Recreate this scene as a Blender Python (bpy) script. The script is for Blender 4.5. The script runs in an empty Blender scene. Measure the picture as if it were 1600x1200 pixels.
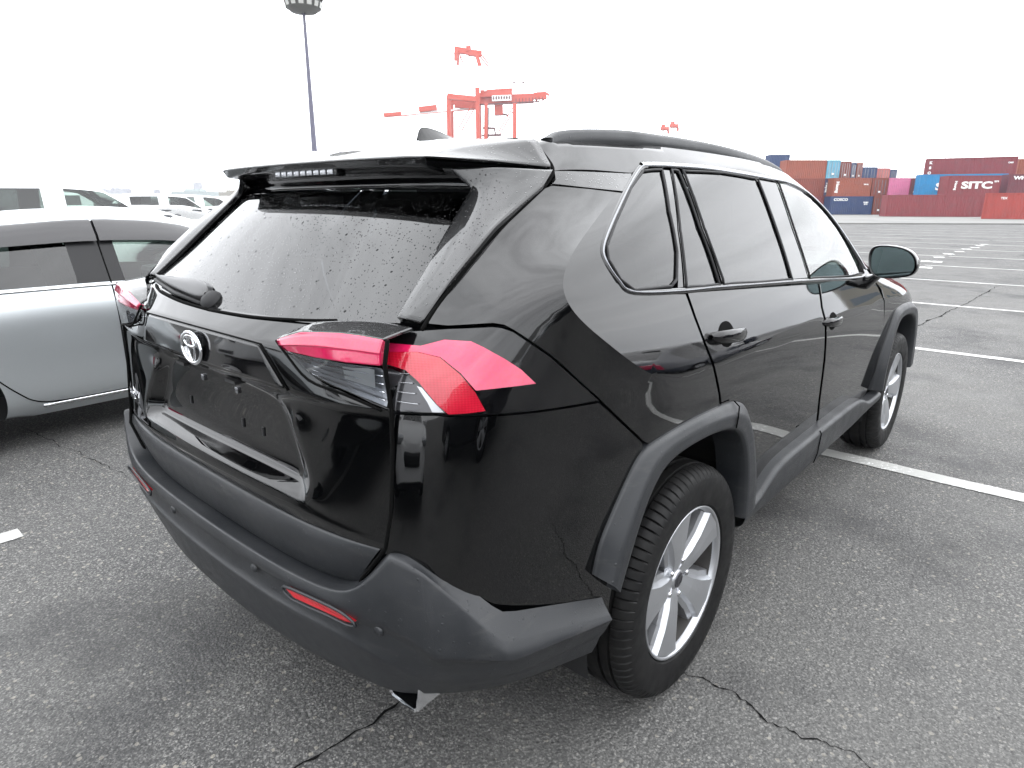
import bpy, bmesh, math, random
from mathutils import Vector, Matrix, noise
from mathutils.bvhtree import BVHTree
from mathutils.geometry import delaunay_2d_cdt, barycentric_transform
import numpy as np
random.seed(7)
R = math.radians
scene = bpy.context.scene
col = scene.collection
# ---------------------------------------------------------------- camera
def make_camera():
    yaw, pitch, roll = R(41.11), R(-15.69), R(0.055)
    f = Vector((math.cos(yaw)*math.cos(pitch), math.sin(yaw)*math.cos(pitch), math.sin(pitch)))
    r = Vector((math.sin(yaw), -math.cos(yaw), 0)); u = r.cross(f)
    r2 = r*math.cos(roll)+u*math.sin(roll); u2 = u*math.cos(roll)-r*math.sin(roll)
    m = Matrix((r2, u2, -f)).transposed().to_4x4(); m.translation = (-1.606, -1.616, 1.446)
    cd = bpy.data.cameras.new('camera'); cd.sensor_width = 36; cd.lens = 22.5
    cd.clip_start = 0.05; cd.clip_end = 6000
    co = bpy.data.objects.new('camera', cd); co.matrix_world = m; col.objects.link(co); scene.camera = co
make_camera()
# ---------------------------------------------------------------- world: overcast over a Nishita sky
SUN_EL, SUN_AZ = R(55), R(120)
w = bpy.data.worlds.new('World'); scene.world = w; w.use_nodes = True
nt = w.node_tree; nt.nodes.clear()
def N(t, ty, **k):
    n = t.nodes.new(ty)
    for a, b in k.items(): setattr(n, a, b)
    return n
out = N(nt, 'ShaderNodeOutputWorld'); bg = N(nt, 'ShaderNodeBackground'); bg.inputs[1].default_value = 0.1
sky = N(nt, 'ShaderNodeTexSky', sky_type='NISHITA'); sky.sun_disc = False
sky.sun_elevation = SUN_EL; sky.sun_rotation = SUN_AZ
tc = N(nt, 'ShaderNodeTexCoord'); sep = N(nt, 'ShaderNodeSeparateXYZ'); nt.links.new(tc.outputs['Generated'], sep.inputs[0])
mp = N(nt, 'ShaderNodeMapping'); mp.inputs['Scale'].default_value = (1, 1, 2.6); nt.links.new(tc.outputs['Generated'], mp.inputs[0])
n1 = N(nt, 'ShaderNodeTexNoise'); n1.inputs['Scale'].default_value = 2.6; n1.inputs['Detail'].default_value = 6; n1.inputs['Roughness'].default_value = .55
n1.inputs['Distortion'].default_value = .5
nt.links.new(mp.outputs[0], n1.inputs['Vector'])
cr = N(nt, 'ShaderNodeMapRange'); cr.inputs[1].default_value = .3; cr.inputs[2].default_value = .7; cr.inputs[3].default_value = .74; cr.inputs[4].default_value = 1.16
nt.links.new(n1.outputs[0], cr.inputs[0])
el = N(nt, 'ShaderNodeMapRange'); el.inputs[1].default_value = 0; el.inputs[2].default_value = 1; el.inputs[3].default_value = 31; el.inputs[4].default_value = 44
nt.links.new(sep.outputs['Z'], el.inputs[0])
mu = N(nt, 'ShaderNodeMath', operation='MULTIPLY'); nt.links.new(cr.outputs[0], mu.inputs[0]); nt.links.new(el.outputs[0], mu.inputs[1])
vm = N(nt, 'ShaderNodeVectorMath', operation='SCALE'); vm.inputs[0].default_value = (.965, .985, 1.015); nt.links.new(mu.outputs[0], vm.inputs['Scale'])
mx = N(nt, 'ShaderNodeMix', data_type='RGBA'); mx.inputs[0].default_value = .93
nt.links.new(sky.outputs[0], mx.inputs[6]); nt.links.new(vm.outputs[0], mx.inputs[7])
nt.links.new(mx.outputs[2], bg.inputs[0]); nt.links.new(bg.outputs[0], out.inputs[0])
sd = bpy.data.lights.new('sun', 'SUN'); sd.energy = 0.5; sd.angle = R(100); sd.color = (1, .97, .93)
so = bpy.data.objects.new('sun', sd); col.objects.link(so)
so.rotation_euler = Vector((math.sin(SUN_AZ)*math.cos(SUN_EL), math.cos(SUN_AZ)*math.cos(SUN_EL), math.sin(SUN_EL))).to_track_quat('Z', 'Y').to_euler()
scene.view_settings.view_transform = 'Standard'; scene.view_settings.look = 'None'
scene.view_settings.exposure = 0.0; scene.view_settings.gamma = 1.0
scene.cycles.max_bounces = 8; scene.cycles.transparent_max_bounces = 16
scene.cycles.caustics_reflective = False; scene.cycles.caustics_refractive = False
# ---------------------------------------------------------------- materials
MATS = {}
def mat(name, color=(.5, .5, .5), rough=.5, metal=0, coat=0, coat_rough=.03, emit=None, spec=.5, ior=1.5, fn=None, coat_ior=1.5):
    m = bpy.data.materials.new(name); m.use_nodes = True; t = m.node_tree; b = t.nodes['Principled BSDF']
    b.inputs['Base Color'].default_value = (*color, 1); b.inputs['Roughness'].default_value = rough
    b.inputs['Metallic'].default_value = metal; b.inputs['Coat Weight'].default_value = coat
    b.inputs['Coat Roughness'].default_value = coat_rough; b.inputs['Coat IOR'].default_value = coat_ior; b.inputs['IOR'].default_value = ior
    b.inputs['Specular IOR Level'].default_value = spec
    if emit: b.inputs['Emission Color'].default_value = (*emit, 1); b.inputs['Emission Strength'].default_value = 1
    if fn: fn(t, b)
    MATS[name] = m; return m
def L(t, a, b): t.links.new(a, b)
def coords(t, scale=(1, 1, 1), which='Object'):
    c = N(t, 'ShaderNodeTexCoord'); m = N(t, 'ShaderNodeMapping'); m.inputs['Scale'].default_value = scale
    L(t, c.outputs[which], m.inputs[0]); return m.outputs[0]
def noise_n(t, vec, scale, detail=3, rough=.55):
    n = N(t, 'ShaderNodeTexNoise'); n.inputs['Scale'].default_value = scale; n.inputs['Detail'].default_value = detail
    n.inputs['Roughness'].default_value = rough; L(t, vec, n.inputs['Vector']); return n.outputs[0]
def rng(t, v, a, b, c, d):
    n = N(t, 'ShaderNodeMapRange'); L(t, v, n.inputs[0])
    for i, q in enumerate((a, b, c, d)): n.inputs[i+1].default_value = q
    return n.outputs[0]
def math_n(t, op, a, b=None):
    n = N(t, 'ShaderNodeMath', operation=op)
    for i, q in enumerate((a, b)):
        if q is None: continue
        if isinstance(q, (int, float)): n.inputs[i].default_value = q
        else: L(t, q, n.inputs[i])
    return n.outputs[0]
def mixc(t, f, a, b):
    n = N(t, 'ShaderNodeMix', data_type='RGBA')
    if isinstance(f, (int, float)): n.inputs[0].default_value = f
    else: L(t, f, n.inputs[0])
    for i, q in ((6, a), (7, b)):
        if isinstance(q, tuple): n.inputs[i].default_value = (*q, 1)
        else: L(t, q, n.inputs[i])
    return n.outputs[2]
def bump(t, b, h, strength, dist=.001, normal_in='Normal'):
    n = N(t, 'ShaderNodeBump'); n.inputs['Strength'].default_value = strength; n.inputs['Distance'].default_value = dist
    L(t, h, n.inputs['Height']); L(t, n.outputs[0], b.inputs[normal_in]); return n
def droplets(t, vec, scale, keep):
    # small rain beads: voronoi cells, only some kept
    v = N(t, 'ShaderNodeTexVoronoi'); v.inputs['Scale'].default_value = scale; L(t, vec, v.inputs['Vector'])
    s = N(t, 'ShaderNodeSeparateColor'); L(t, v.outputs['Color'], s.inputs[0])
    k = math_n(t, 'GREATER_THAN', s.outputs[0], keep)
    rad = rng(t, s.outputs[1], 0, 1, .12, .34)
    h = math_n(t, 'SUBTRACT', rad, v.outputs['Distance']); h = math_n(t, 'MAXIMUM', h, 0.0)
    h = math_n(t, 'POWER', h, .5)
    return math_n(t, 'MULTIPLY', h, k)
def f_paint(wet):
    def fn(t, b):
        v = coords(t)
        if wet:
            d = droplets(t, v, 150, .55)
            n = bump(t, b, d, .8, .006, 'Coat Normal'); L(t, n.outputs[0], b.inputs['Normal'])
        L(t, rng(t, noise_n(t, v, 9, 4), .35, .75, .01, .05), b.inputs['Coat Roughness'])
    return fn
mat('black_paint', (.0011, .0012, .0014), .5, 0, 1, .02, spec=.0, coat_ior=1.60, fn=f_paint(False))
mat('black_paint_wet', (.003, .0031, .0035), .45, 0, 1, .02, spec=.15, coat_ior=1.60, fn=f_paint(True))
def f_plastic(t, b):
    v = coords(t); dirt = noise_n(t, v, 4.5, 6, .7); streak = noise_n(t, coords(t, (3, 3, 14)), 3, 5, .65)
    L(t, rng(t, dirt, .3, .7, .30, .56), b.inputs['Roughness'])
    n = noise_n(t, v, 900, 2); d = droplets(t, v, 90, .80)
    bump(t, b, math_n(t, 'ADD', math_n(t, 'MULTIPLY', n, .16), d), .5, .004)
    c = mixc(t, rng(t, dirt, .35, .7, 0, 1), (.0125, .014, .0165), (.021, .0225, .025))
    c = mixc(t, rng(t, streak, .56, .74, 0, .5), c, (.045, .045, .044))
    L(t, c, b.inputs['Base Color'])
mat('grey_plastic', (.03, .033, .038), .45, fn=f_plastic)
mat('black_gloss', (.003, .003, .0035), .06, 0, .3)
mat('black_matte', (.008, .008, .009), .7)
mat('seam_black', (.0015, .0015, .0015), .9, spec=.1)
mat('rubber', (.012, .012, .013), .55, spec=.3)
mat('chrome', (.75, .76, .78), .08, 1)
mat('satin_chrome', (.42, .43, .45), .25, 1)
mat('wheel_silver', (.47, .48, .50), .36, .85, .2)
mat('dark_chrome', (.24, .245, .26), .25, 1)
mat('brake_steel', (.07, .062, .055), .55, .7)
mat('interior_grey', (.05, .052, .056), .8)
mat('interior_pale', (.30, .31, .29), .8)
mat('white_mark', (.55, .56, .55), .6)
def glassmat(name, tint, rough=.01, ior=1.5, wet=False, dens=1.0, boost=1.0, refl=(1, 1, 1)):
    m = bpy.data.materials.new(name); m.use_nodes = True; t = m.node_tree; t.nodes.clear()
    o = N(t, 'ShaderNodeOutputMaterial'); tr = N(t, 'ShaderNodeBsdfTransparent'); tr.inputs[0].default_value = (*tint, 1)
    g = N(t, 'ShaderNodeBsdfGlossy'); g.inputs['Roughness'].default_value = rough; g.inputs[0].default_value = (*refl, 1)
    fr = N(t, 'ShaderNodeFresnel'); fr.inputs[0].default_value = ior
    mxs = N(t, 'ShaderNodeMixShader'); f = math_n(t, 'MULTIPLY', fr.outputs[0], boost)
    f = math_n(t, 'MINIMUM', f, 1.0)
    if wet:
        v = coords(t); d = droplets(t, v, 150, .35); d2 = droplets(t, v, 75, .86)
        n = N(t, 'ShaderNodeBump'); n.inputs['Strength'].default_value = .5; n.inputs['Distance'].default_value = .002
        L(t, d, n.inputs['Height']); L(t, n.outputs[0], g.inputs['Normal']); L(t, n.outputs[0], fr.inputs['Normal'])
        dd = math_n(t, 'MAXIMUM', rng(t, d, .05, .30, 0, .62), rng(t, d2, .05, .3, 0, .75))
        f = math_n(t, 'MULTIPLY', math_n(t, 'ADD', f, 0.02), math_n(t, 'SUBTRACT', 1.0, dd))
    L(t, f, mxs.inputs[0]); L(t, tr.outputs[0], mxs.inputs[1]); L(t, g.outputs[0], mxs.inputs[2]); L(t, mxs.outputs[0], o.inputs[0])
    MATS[name] = m; return m
glassmat('privacy_glass', (.04, .045, .048), boost=1.08)
glassmat('rear_glass', (.03, .034, .038), wet=True, boost=1.15)
glassmat('clear_glass', (.62, .74, .67), boost=1.25)
glassmat('lens_clear', (.75, .77, .8), boost=1.5)
def f_lens_ribs(t, b):
    v = coords(t); sp = N(t, 'ShaderNodeSeparateXYZ'); L(t, v, sp.inputs[0])
    r1 = math_n(t, 'SINE', math_n(t, 'MULTIPLY', sp.outputs['Z'], 1400)); r2 = math_n(t, 'SINE', math_n(t, 'MULTIPLY', math_n(t, 'ADD', sp.outputs['X'], math_n(t, 'MULTIPLY', sp.outputs['Y'], -.6)), 900))
    k = rng(t, math_n(t, 'ADD', r1, r2), -2, 2, 0, 1); big = rng(t, noise_n(t, v, 22, 2), .35, .65, 0, 1)
    c = mixc(t, k, (.36, .004, .016), (.50, .008, .032)); L(t, mixc(t, math_n(t, 'MULTIPLY', big, .5), c, (.30, .003, .014)), b.inputs['Base Color'])
    bump(t, b, k, .2, .001)
def f_lens(c, deep):
    def fn(t, b):
        v = coords(t); s = noise_n(t, v, 160, 1)
        L(t, mixc(t, rng(t, s, .3, .7, 0, 1), deep, c), b.inputs['Base Color'])
    return fn
mat('red_lens', (.42, .008, .03), .12, 0, 1, .02, fn=f_lens((.50, .010, .075), (.45, .009, .06)))  # pink of the sky's reflection is mixed into this base colour
mat('red_lens_deep', (.30, .003, .012), .18, 0, 1, .03, fn=f_lens_ribs)
mat('red_lens_dark', (.20, .004, .012), .15, 0, 1, .02)
mat('reflector_red', (.45, .012, .02), .25, 0, .6)
mat('lamp_bowl', (.42, .43, .45), .22, .7)
mat('lamp_dark', (.05, .05, .055), .15, .5, .5)
# ---------------------------------------------------------------- helpers
def link(name, me, m=None, parent=None, kind=None):
    o = bpy.data.objects.new(name, me); col.objects.link(o)
    if m is not None:
        for q in (m if isinstance(m, (list, tuple)) else [m]): me.materials.append(MATS[q] if isinstance(q, str) else q)
    if parent: o.parent = parent
    if kind: o['kind'] = kind
    return o
def mesh_obj(name, verts, faces, m, parent=None, smooth=False, kind=None, fmat=None):
    me = bpy.data.meshes.new(name); me.from_pydata([tuple(v) for v in verts], [], faces)
    if fmat: 
        me.polygons.foreach_set('material_index', fmat)
    if smooth: me.polygons.foreach_set('use_smooth', [True]*len(faces))
    me.update(); return link(name, me, m, parent, kind)
def bm_obj(name, bm, m, parent=None, smooth=True, kind=None, angle=None):
    me = bpy.data.meshes.new(name); bm.normal_update(); bm.to_mesh(me); bm.free()
    if smooth: me.polygons.foreach_set('use_smooth', [True]*len(me.polygons))
    if angle is not None:
        me.set_sharp_from_angle(angle=R(angle))
    return link(name, me, m, parent, kind)
def empty(name, label, cat, loc=(0, 0, 0), rz=0, group=None):
    o = bpy.data.objects.new(name, None); col.objects.link(o); o.location = loc; o.rotation_euler = (0, 0, rz)
    o['label'] = label; o['category'] = cat
    if group: o['group'] = group
    return o
def tag(o, label, cat, group=None):
    o['label'] = label; o['category'] = cat
    if group: o['group'] = group
    return o
def add_box(bm, c, s, rot=None, bevel=0):
    g = bmesh.ops.create_cube(bm, size=1); M = Matrix.Translation(c)
    if rot is not None: M = M @ rot.to_4x4()
    M = M @ Matrix.Diagonal((*s, 1)); bmesh.ops.transform(bm, matrix=M, verts=g['verts'])
    if bevel:
        es = list({e for v in g['verts'] for e in v.link_edges})
        bmesh.ops.bevel(bm, geom=es, offset=bevel, segments=2, affect='EDGES', profile=.5)
def box_obj(name, c, s, m, parent=None, bevel=0, rot=None, kind=None):
    bm = bmesh.new(); add_box(bm, c, s, rot, bevel); return bm_obj(name, bm, m, parent, smooth=bool(bevel), kind=kind, angle=35 if bevel else None)
def tube_data(path, r, n=8, closed=False, cap=True):
    P = [Vector(p) for p in path]; V = []; F = []; k = len(P); prev = None
    for i, p in enumerate(P):
        if closed: t = (P[(i+1) % k]-P[i-1]).normalized()
        else: t = (P[min(i+1, k-1)]-P[max(i-1, 0)]).normalized()
        if prev is None:
            a = t.cross(Vector((0, 0, 1)))
            if a.length < .1: a = t.cross(Vector((1, 0, 0)))
            a.normalize()
        else: a = (prev-t*prev.dot(t)).normalized()
        prev = a; b = t.cross(a); rr = r[i] if isinstance(r, (list, tuple)) else r
        for j in range(n):
            an = 2*math.pi*j/n; V.append(p+a*rr*math.cos(an)+b*rr*math.sin(an))
    m = k if closed else k-1
    for i in range(m):
        for j in range(n): F.append((i*n+j, i*n+(j+1) % n, ((i+1) % k)*n+(j+1) % n, ((i+1) % k)*n+j))
    if cap and not closed: F.append(tuple(range(n))[::-1]); F.append(tuple(range((k-1)*n, k*n)))
    return V, F
def tube(name, path, r, m, parent=None, n=8, closed=False, kind=None):
    V, F = tube_data(path, r, n, closed); return mesh_obj(name, V, F, m, parent, smooth=True, kind=kind)
def merge(parts):
    V = []; F = []
    for v, f in parts:
        o = len(V); V += list(v); F += [tuple(i+o for i in q) for q in f]
    return V, F
def catmull(P, n=6, closed=False):
    P = [Vector(p) for p in P]; k = len(P); out_ = []
    for i in range(k if closed else k-1):
        if closed: a, b, c, d = P[i-1], P[i], P[(i+1) % k], P[(i+2) % k]
        else: a, b, c, d = P[max(i-1, 0)], P[i], P[i+1], P[min(i+2, k-1)]
        for j in range(n):
            t = j/n; out_.append(.5*((2*b)+(c-a)*t+(2*a-5*b+4*c-d)*t*t+(3*b-a-3*c+d)*t**3))
    if not closed: out_.append(P[-1])
    return out_
def lathe(profile, n=48, axis='y'):
    # profile: (radius, axial) pairs, open
    V = []; F = []
    for r, a in profile:
        for j in range(n):
            t = 2*math.pi*j/n
            V.append((r*math.cos(t), a, r*math.sin(t)) if axis == 'y' else (r*math.cos(t), r*math.sin(t), a))
    for i in range(len(profile)-1):
        for j in range(n):
            q = (i*n+j, i*n+(j+1) % n, (i+1)*n+(j+1) % n, (i+1)*n+j)
            F.append(q if axis == 'y' else q)
    return V, F
def patch(name, grid, m, parent=None, levels=3, mirror=False, thick=0, crease=(), mirror_copy=False, kind=None):
    """quad control grid -> subdivided surface; crease: ('r', i, w) / ('c', j, w) whole rows or columns"""
    rows, cols = len(grid), len(grid[0]); bm = bmesh.new(); cl = bm.edges.layers.float.new('crease_edge')
    vs = [[bm.verts.new(p) for p in row] for row in grid]
    for i in range(rows-1):
        for j in range(cols-1):
            q = [vs[i][j], vs[i+1][j], vs[i+1][j+1], vs[i][j+1]]
            bm.faces.new(q)
    for cr_ in crease:
        k, i, wv = cr_[:3]
        if k == 'r':
            for j in range(cols-1):
                if len(cr_) > 3 and not (cr_[3] <= j < cr_[4]): continue
                bm.edges.get((vs[i][j], vs[i][j+1]))[cl] = wv
        else:
            for j in range(rows-1):
                if len(cr_) > 3 and not (cr_[3] <= j < cr_[4]): continue
                bm.edges.get((vs[j][i], vs[j+1][i]))[cl] = wv
    if mirror:
        g = bmesh.ops.duplicate(bm, geom=bm.verts[:]+bm.edges[:]+bm.faces[:])
        nv = [e for e in g['geom'] if isinstance(e, bmesh.types.BMVert)]
        for v in nv: v.co.y *= -1
        bmesh.ops.reverse_faces(bm, faces=[e for e in g['geom'] if isinstance(e, bmesh.types.BMFace)])
        bmesh.ops.remove_doubles(bm, verts=bm.verts[:], dist=1e-5)
    me = bpy.data.meshes.new(name); bm.to_mesh(me); bm.free()
    return finish_subsurf(name, me, m, parent, levels, thick, mirror_copy, kind)
def finish_subsurf(name, me, m, parent, levels, thick=0, mirror_copy=False, kind=None):
    tmp = bpy.data.objects.new('tmp', me); col.objects.link(tmp)
    if thick:
        so_ = tmp.modifiers.new('s', 'SOLIDIFY'); so_.thickness = thick; so_.offset = -1
        so_.edge_crease_rim = .8; so_.edge_crease_outer = .8; so_.edge_crease_inner = .8
    if levels:
        s = tmp.modifiers.new('ss', 'SUBSURF'); s.levels = levels; s.render_levels = levels
    dg = bpy.context.evaluated_depsgraph_get(); ev = tmp.evaluated_get(dg)
    me2 = bpy.data.meshes.new_from_object(ev); bpy.data.objects.remove(tmp)
    me2.name = name
    me2.polygons.foreach_set('use_smooth', [True]*len(me2.polygons))
    if me2.attributes.get('crease_edge'): me2.attributes.remove(me2.attributes['crease_edge'])
    me2.materials.clear()
    o = link(name, me2, m, parent, kind)
    if mirror_copy:
        mirror_obj(o, parent)
    return o
def mirror_obj(o, parent=None, name=None):
    me = o.data.copy(); co = np.empty(len(me.vertices)*3); me.vertices.foreach_get('co', co); co[1::3] *= -1
    nn = None
    if me.has_custom_normals:
        nn = np.empty(len(me.loops)*3); me.corner_normals.foreach_get('vector', nn)
    vn = None
    if 'pn' in o: pass
    me.vertices.foreach_set('co', co)
    if me.attributes.get('custom_normal'): me.attributes.remove(me.attributes['custom_normal'])
    me.flip_normals(); me.update()
    if nn is not None and o.name.startswith('quarter_panel'):
        # loops are reversed inside each face after the flip
        q_ = nn.reshape(-1, 3).copy(); q_[:, 1] *= -1; O_ = []
        for f_ in o.data.polygons:
            idx = list(range(f_.loop_start, f_.loop_start+f_.loop_total)); vo = {o.data.loops[i].vertex_index: q_[i] for i in idx}
            O_ += [tuple(vo[me.loops[i].vertex_index]) for i in idx]
        me.normals_split_custom_set(O_)
    elif o.name in PANEL_N:
        vn = PANEL_N[o.name].copy(); vn[:, 1] *= -1; me.normals_split_custom_set_from_vertices([tuple(v) for v in vn])
    c = bpy.data.objects.new(name or o.name.split('.')[0], me); col.objects.link(c); c.parent = parent or o.parent
    if 'label' in o: c['label'] = o['label']
    return c
PANEL_N = {}
# ---------------------------------------------------------------- the SUV's reference body surface (control cage)
CAGE = {
# r0 bottom, r1, r2, r3, r4, r5 belt, r6, r7 window top, r8 roof edge, r9, r10 centre line, r11 (past the centre)
'A0': [(-.985,-.45,.36),(-.985,-.45,.70),(-.96,-.45,.93),(-.945,-.45,1.05),(-.93,-.45,1.15),(-.89,-.46,1.25),(-.70,-.49,1.39),(-.545,-.47,1.535),(-.44,-.43,1.60),(-.46,-.28,1.603),(-.47,0,1.608),(-.46,.28,1.603)],
'A':  [(-.93,-.70,.38),(-.925,-.69,.72),(-.90,-.685,.93),(-.888,-.68,1.065),(-.862,-.69,1.15),(-.758,-.680,1.255),(-.590,-.682,1.39),(-.372,-.66,1.526),(-.345,-.60,1.594),(-.36,-.33,1.605),(-.38,0,1.612),(-.36,.33,1.605)],
'B':  [(-.84,-.83,.40),(-.855,-.828,.72),(-.835,-.832,.93),(-.81,-.84,1.06),(-.765,-.832,1.16),(-.722,-.790,1.266),(-.503,-.746,1.391),(-.21,-.672,1.5255),(-.16,-.612,1.600),(-.18,-.33,1.625),(-.2,0,1.632),(-.18,.33,1.625)],
'C':  [(-.45,-.895,.40),(-.42,-.912,.75),(-.30,-.920,.95),(-.295,-.916,1.047),(-.49,-.897,1.172),(-.665,-.875,1.290),(-.405,-.792,1.395),(-.052,-.68,1.527),(.05,-.617,1.604),(.05,-.33,1.643),(.05,0,1.651),(.05,.33,1.643)],
'D':  [(-.2,-.90,.40),(-.16,-.922,.75),(-.16,-.922,.93),(-.15,-.915,1.03),(-.28,-.886,1.165),(-.345,-.858,1.255),(-.27,-.800,1.39),(.035,-.678,1.545),(.12,-.612,1.610),(.12,-.33,1.648),(.12,0,1.657),(.12,.33,1.648)],
'E':  [(.1,-.885,.40),(.1,-.912,.74),(.1,-.916,.92),(.1,-.910,1.02),(.07,-.877,1.14),(.0,-.85,1.23),(.06,-.785,1.39),(.22,-.668,1.557),(.26,-.606,1.618),(.25,-.33,1.655),(.25,0,1.664),(.25,.33,1.655)],
'F':  [(.45,-.868,.38),(.45,-.890,.70),(.45,-.904,.90),(.45,-.900,1.01),(.45,-.872,1.115),(.45,-.845,1.20),(.48,-.765,1.38),(.52,-.662,1.568),(.55,-.600,1.623),(.55,-.33,1.662),(.55,0,1.671),(.55,.33,1.662)],
'G':  [(1.15,-.86,.38),(1.15,-.883,.68),(1.15,-.897,.89),(1.15,-.894,.99),(1.15,-.869,1.075),(1.15,-.845,1.158),(1.12,-.762,1.36),(1.05,-.664,1.560),(1.1,-.600,1.612),(1.1,-.33,1.650),(1.1,0,1.659),(1.1,.33,1.650)],
'H':  [(1.85,-.86,.38),(1.85,-.883,.68),(1.85,-.897,.87),(1.85,-.894,.965),(1.85,-.869,1.045),(1.8,-.848,1.118),(1.66,-.775,1.30),(1.50,-.688,1.487),(1.50,-.623,1.553),(1.45,-.33,1.622),(1.43,0,1.622),(1.45,.33,1.615)],
'H2': [(2.08,-.865,.38),(2.08,-.888,.69),(2.08,-.898,.875),(2.08,-.890,.97),(2.07,-.872,1.04),(2.02,-.848,1.10),(1.93,-.788,1.215),(1.80,-.730,1.345),(1.80,-.672,1.40),(1.86,-.34,1.44),(1.90,0,1.447),(1.86,.34,1.44)],
'I':  [(2.3,-.87,.38),(2.3,-.893,.70),(2.3,-.903,.87),(2.3,-.893,.96),(2.28,-.873,1.03),(2.22,-.845,1.085),(2.12,-.80,1.13),(2.05,-.765,1.17),(2.05,-.72,1.20),(2.2,-.35,1.19),(2.27,0,1.19),(2.2,.35,1.19)],
'J':  [(2.69,-.89,.40),(2.69,-.915,.75),(2.69,-.920,.88),(2.69,-.905,.95),(2.69,-.868,1.0),(2.69,-.82,1.035),(2.66,-.76,1.055),(2.65,-.70,1.065),(2.65,-.60,1.072),(2.65,-.33,1.09),(2.65,0,1.10),(2.65,.33,1.09)],
'K':  [(3.12,-.87,.40),(3.12,-.885,.75),(3.12,-.885,.85),(3.12,-.872,.90),(3.12,-.835,.945),(3.12,-.78,.97),(3.12,-.72,.98),(3.12,-.66,.99),(3.12,-.56,1.0),(3.12,-.30,1.02),(3.12,0,1.03),(3.12,.30,1.02)],
'M':  [(3.42,-.74,.36),(3.42,-.76,.68),(3.41,-.76,.78),(3.40,-.74,.84),(3.40,-.70,.88),(3.40,-.66,.905),(3.40,-.60,.91),(3.40,-.55,.92),(3.40,-.46,.93),(3.42,-.25,.95),(3.43,0,.955),(3.42,.25,.95)],
'N':  [(3.58,-.40,.36),(3.60,-.42,.62),(3.59,-.42,.72),(3.58,-.40,.78),(3.56,-.38,.82),(3.54,-.36,.84),(3.53,-.34,.86),(3.52,-.32,.87),(3.51,-.28,.875),(3.52,-.15,.89),(3.53,0,.895),(3.52,.15,.89)],
}
COLS = ['A0','A','B','C','D','E','F','G','H','H2','I','J','K','M','N']
def build_ref():
    bm = bmesh.new(); cl = bm.edges.layers.float.new('crease_edge')
    g = [[bm.verts.new(p) for p in CAGE[c]] for c in COLS]; nr = 12
    for i in range(len(g)-1):
        for j in range(nr-1): bm.faces.new([g[i][j], g[i+1][j], g[i+1][j+1], g[i][j+1]])
    def ce(a, b, wv):
        e = bm.edges.get((a, b)); e[cl] = wv
    ic = COLS.index('C')
    for j in range(3, 8): ce(g[ic][j], g[ic][j+1], 1.0)
    ia = COLS.index('A')
    for j in range(4, 7): ce(g[ia][j], g[ia][j+1], .95)
    for i in range(ic, COLS.index('J')): ce(g[i][3], g[i+1][3], .7)
    for i in range(0, COLS.index('H')): ce(g[i][7], g[i+1][7], .35); ce(g[i][8], g[i+1][8], .9)
    me = bpy.data.meshes.new('ref'); bm.to_mesh(me); bm.free()
    o = finish_subsurf('ref', me, None, None, 4)
    me = o.data; nv = len(me.vertices); co = np.empty(nv*3); me.vertices.foreach_get('co', co)
    me.set_sharp_from_angle(angle=R(9))
    nrm = np.empty(len(me.loops)*3); me.corner_normals.foreach_get('vector', nrm); nrm = [Vector(v) for v in nrm.reshape(-1, 3)]
    tris = []; TN = []
    for q in me.polygons:
        p = tuple(q.vertices); k = q.loop_start
        tris += [(p[0], p[1], p[2]), (p[0], p[2], p[3])]; TN += [(nrm[k], nrm[k+1], nrm[k+2]), (nrm[k], nrm[k+2], nrm[k+3])]
    V = [Vector(v) for v in co.reshape(-1, 3)]
    # the sharp C-pillar ridge as a chain of points, for panels that must carry it
    sh = [e_.value for e_ in me.attributes['sharp_edge'].data]; nb = {}
    for e_, s_ in zip(me.edges, sh):
        a, b = e_.vertices; m_ = (V[a]+V[b])/2
        if s_ and -.70 < m_.x < .02 and 1.06 < m_.z < 1.56: nb.setdefault(a, []).append(b); nb.setdefault(b, []).append(a)
    ch = []
    if nb:
        cur = min(nb, key=lambda i: V[i].z); prev = None
        while cur is not None and len(ch) < 400:
            ch.append(V[cur].copy()); nx = [q for q in nb[cur] if q != prev]; prev, cur = cur, (max(nx, key=lambda i: V[i].z+.001*V[i].x) if nx else None)
    bpy.data.objects.remove(o)
    return BVHTree.FromPolygons(V, tris), V, TN, tris, ch
REF, RV, RN, RT, RIDGE = build_ref()
def ref_cast(p, d, side=1):
    """p, d in right-side space; returns location and smooth normal on the reference surface"""
    loc, n, i, dist = REF.ray_cast(p, d)
    if loc is None:
        loc, n, i, dist = REF.find_nearest(p)
    a, b, c = RT[i]
    nn = barycentric_transform(loc, RV[a], RV[b], RV[c], *RN[i]).normalized()
    if nn.dot(d) > 0: nn = -nn
    return loc, nn
def ref_near(p):
    loc, n, i, dist = REF.find_nearest(p); a, b, c = RT[i]
    return loc, barycentric_transform(loc, RV[a], RV[b], RV[c], *RN[i]).normalized()
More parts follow.
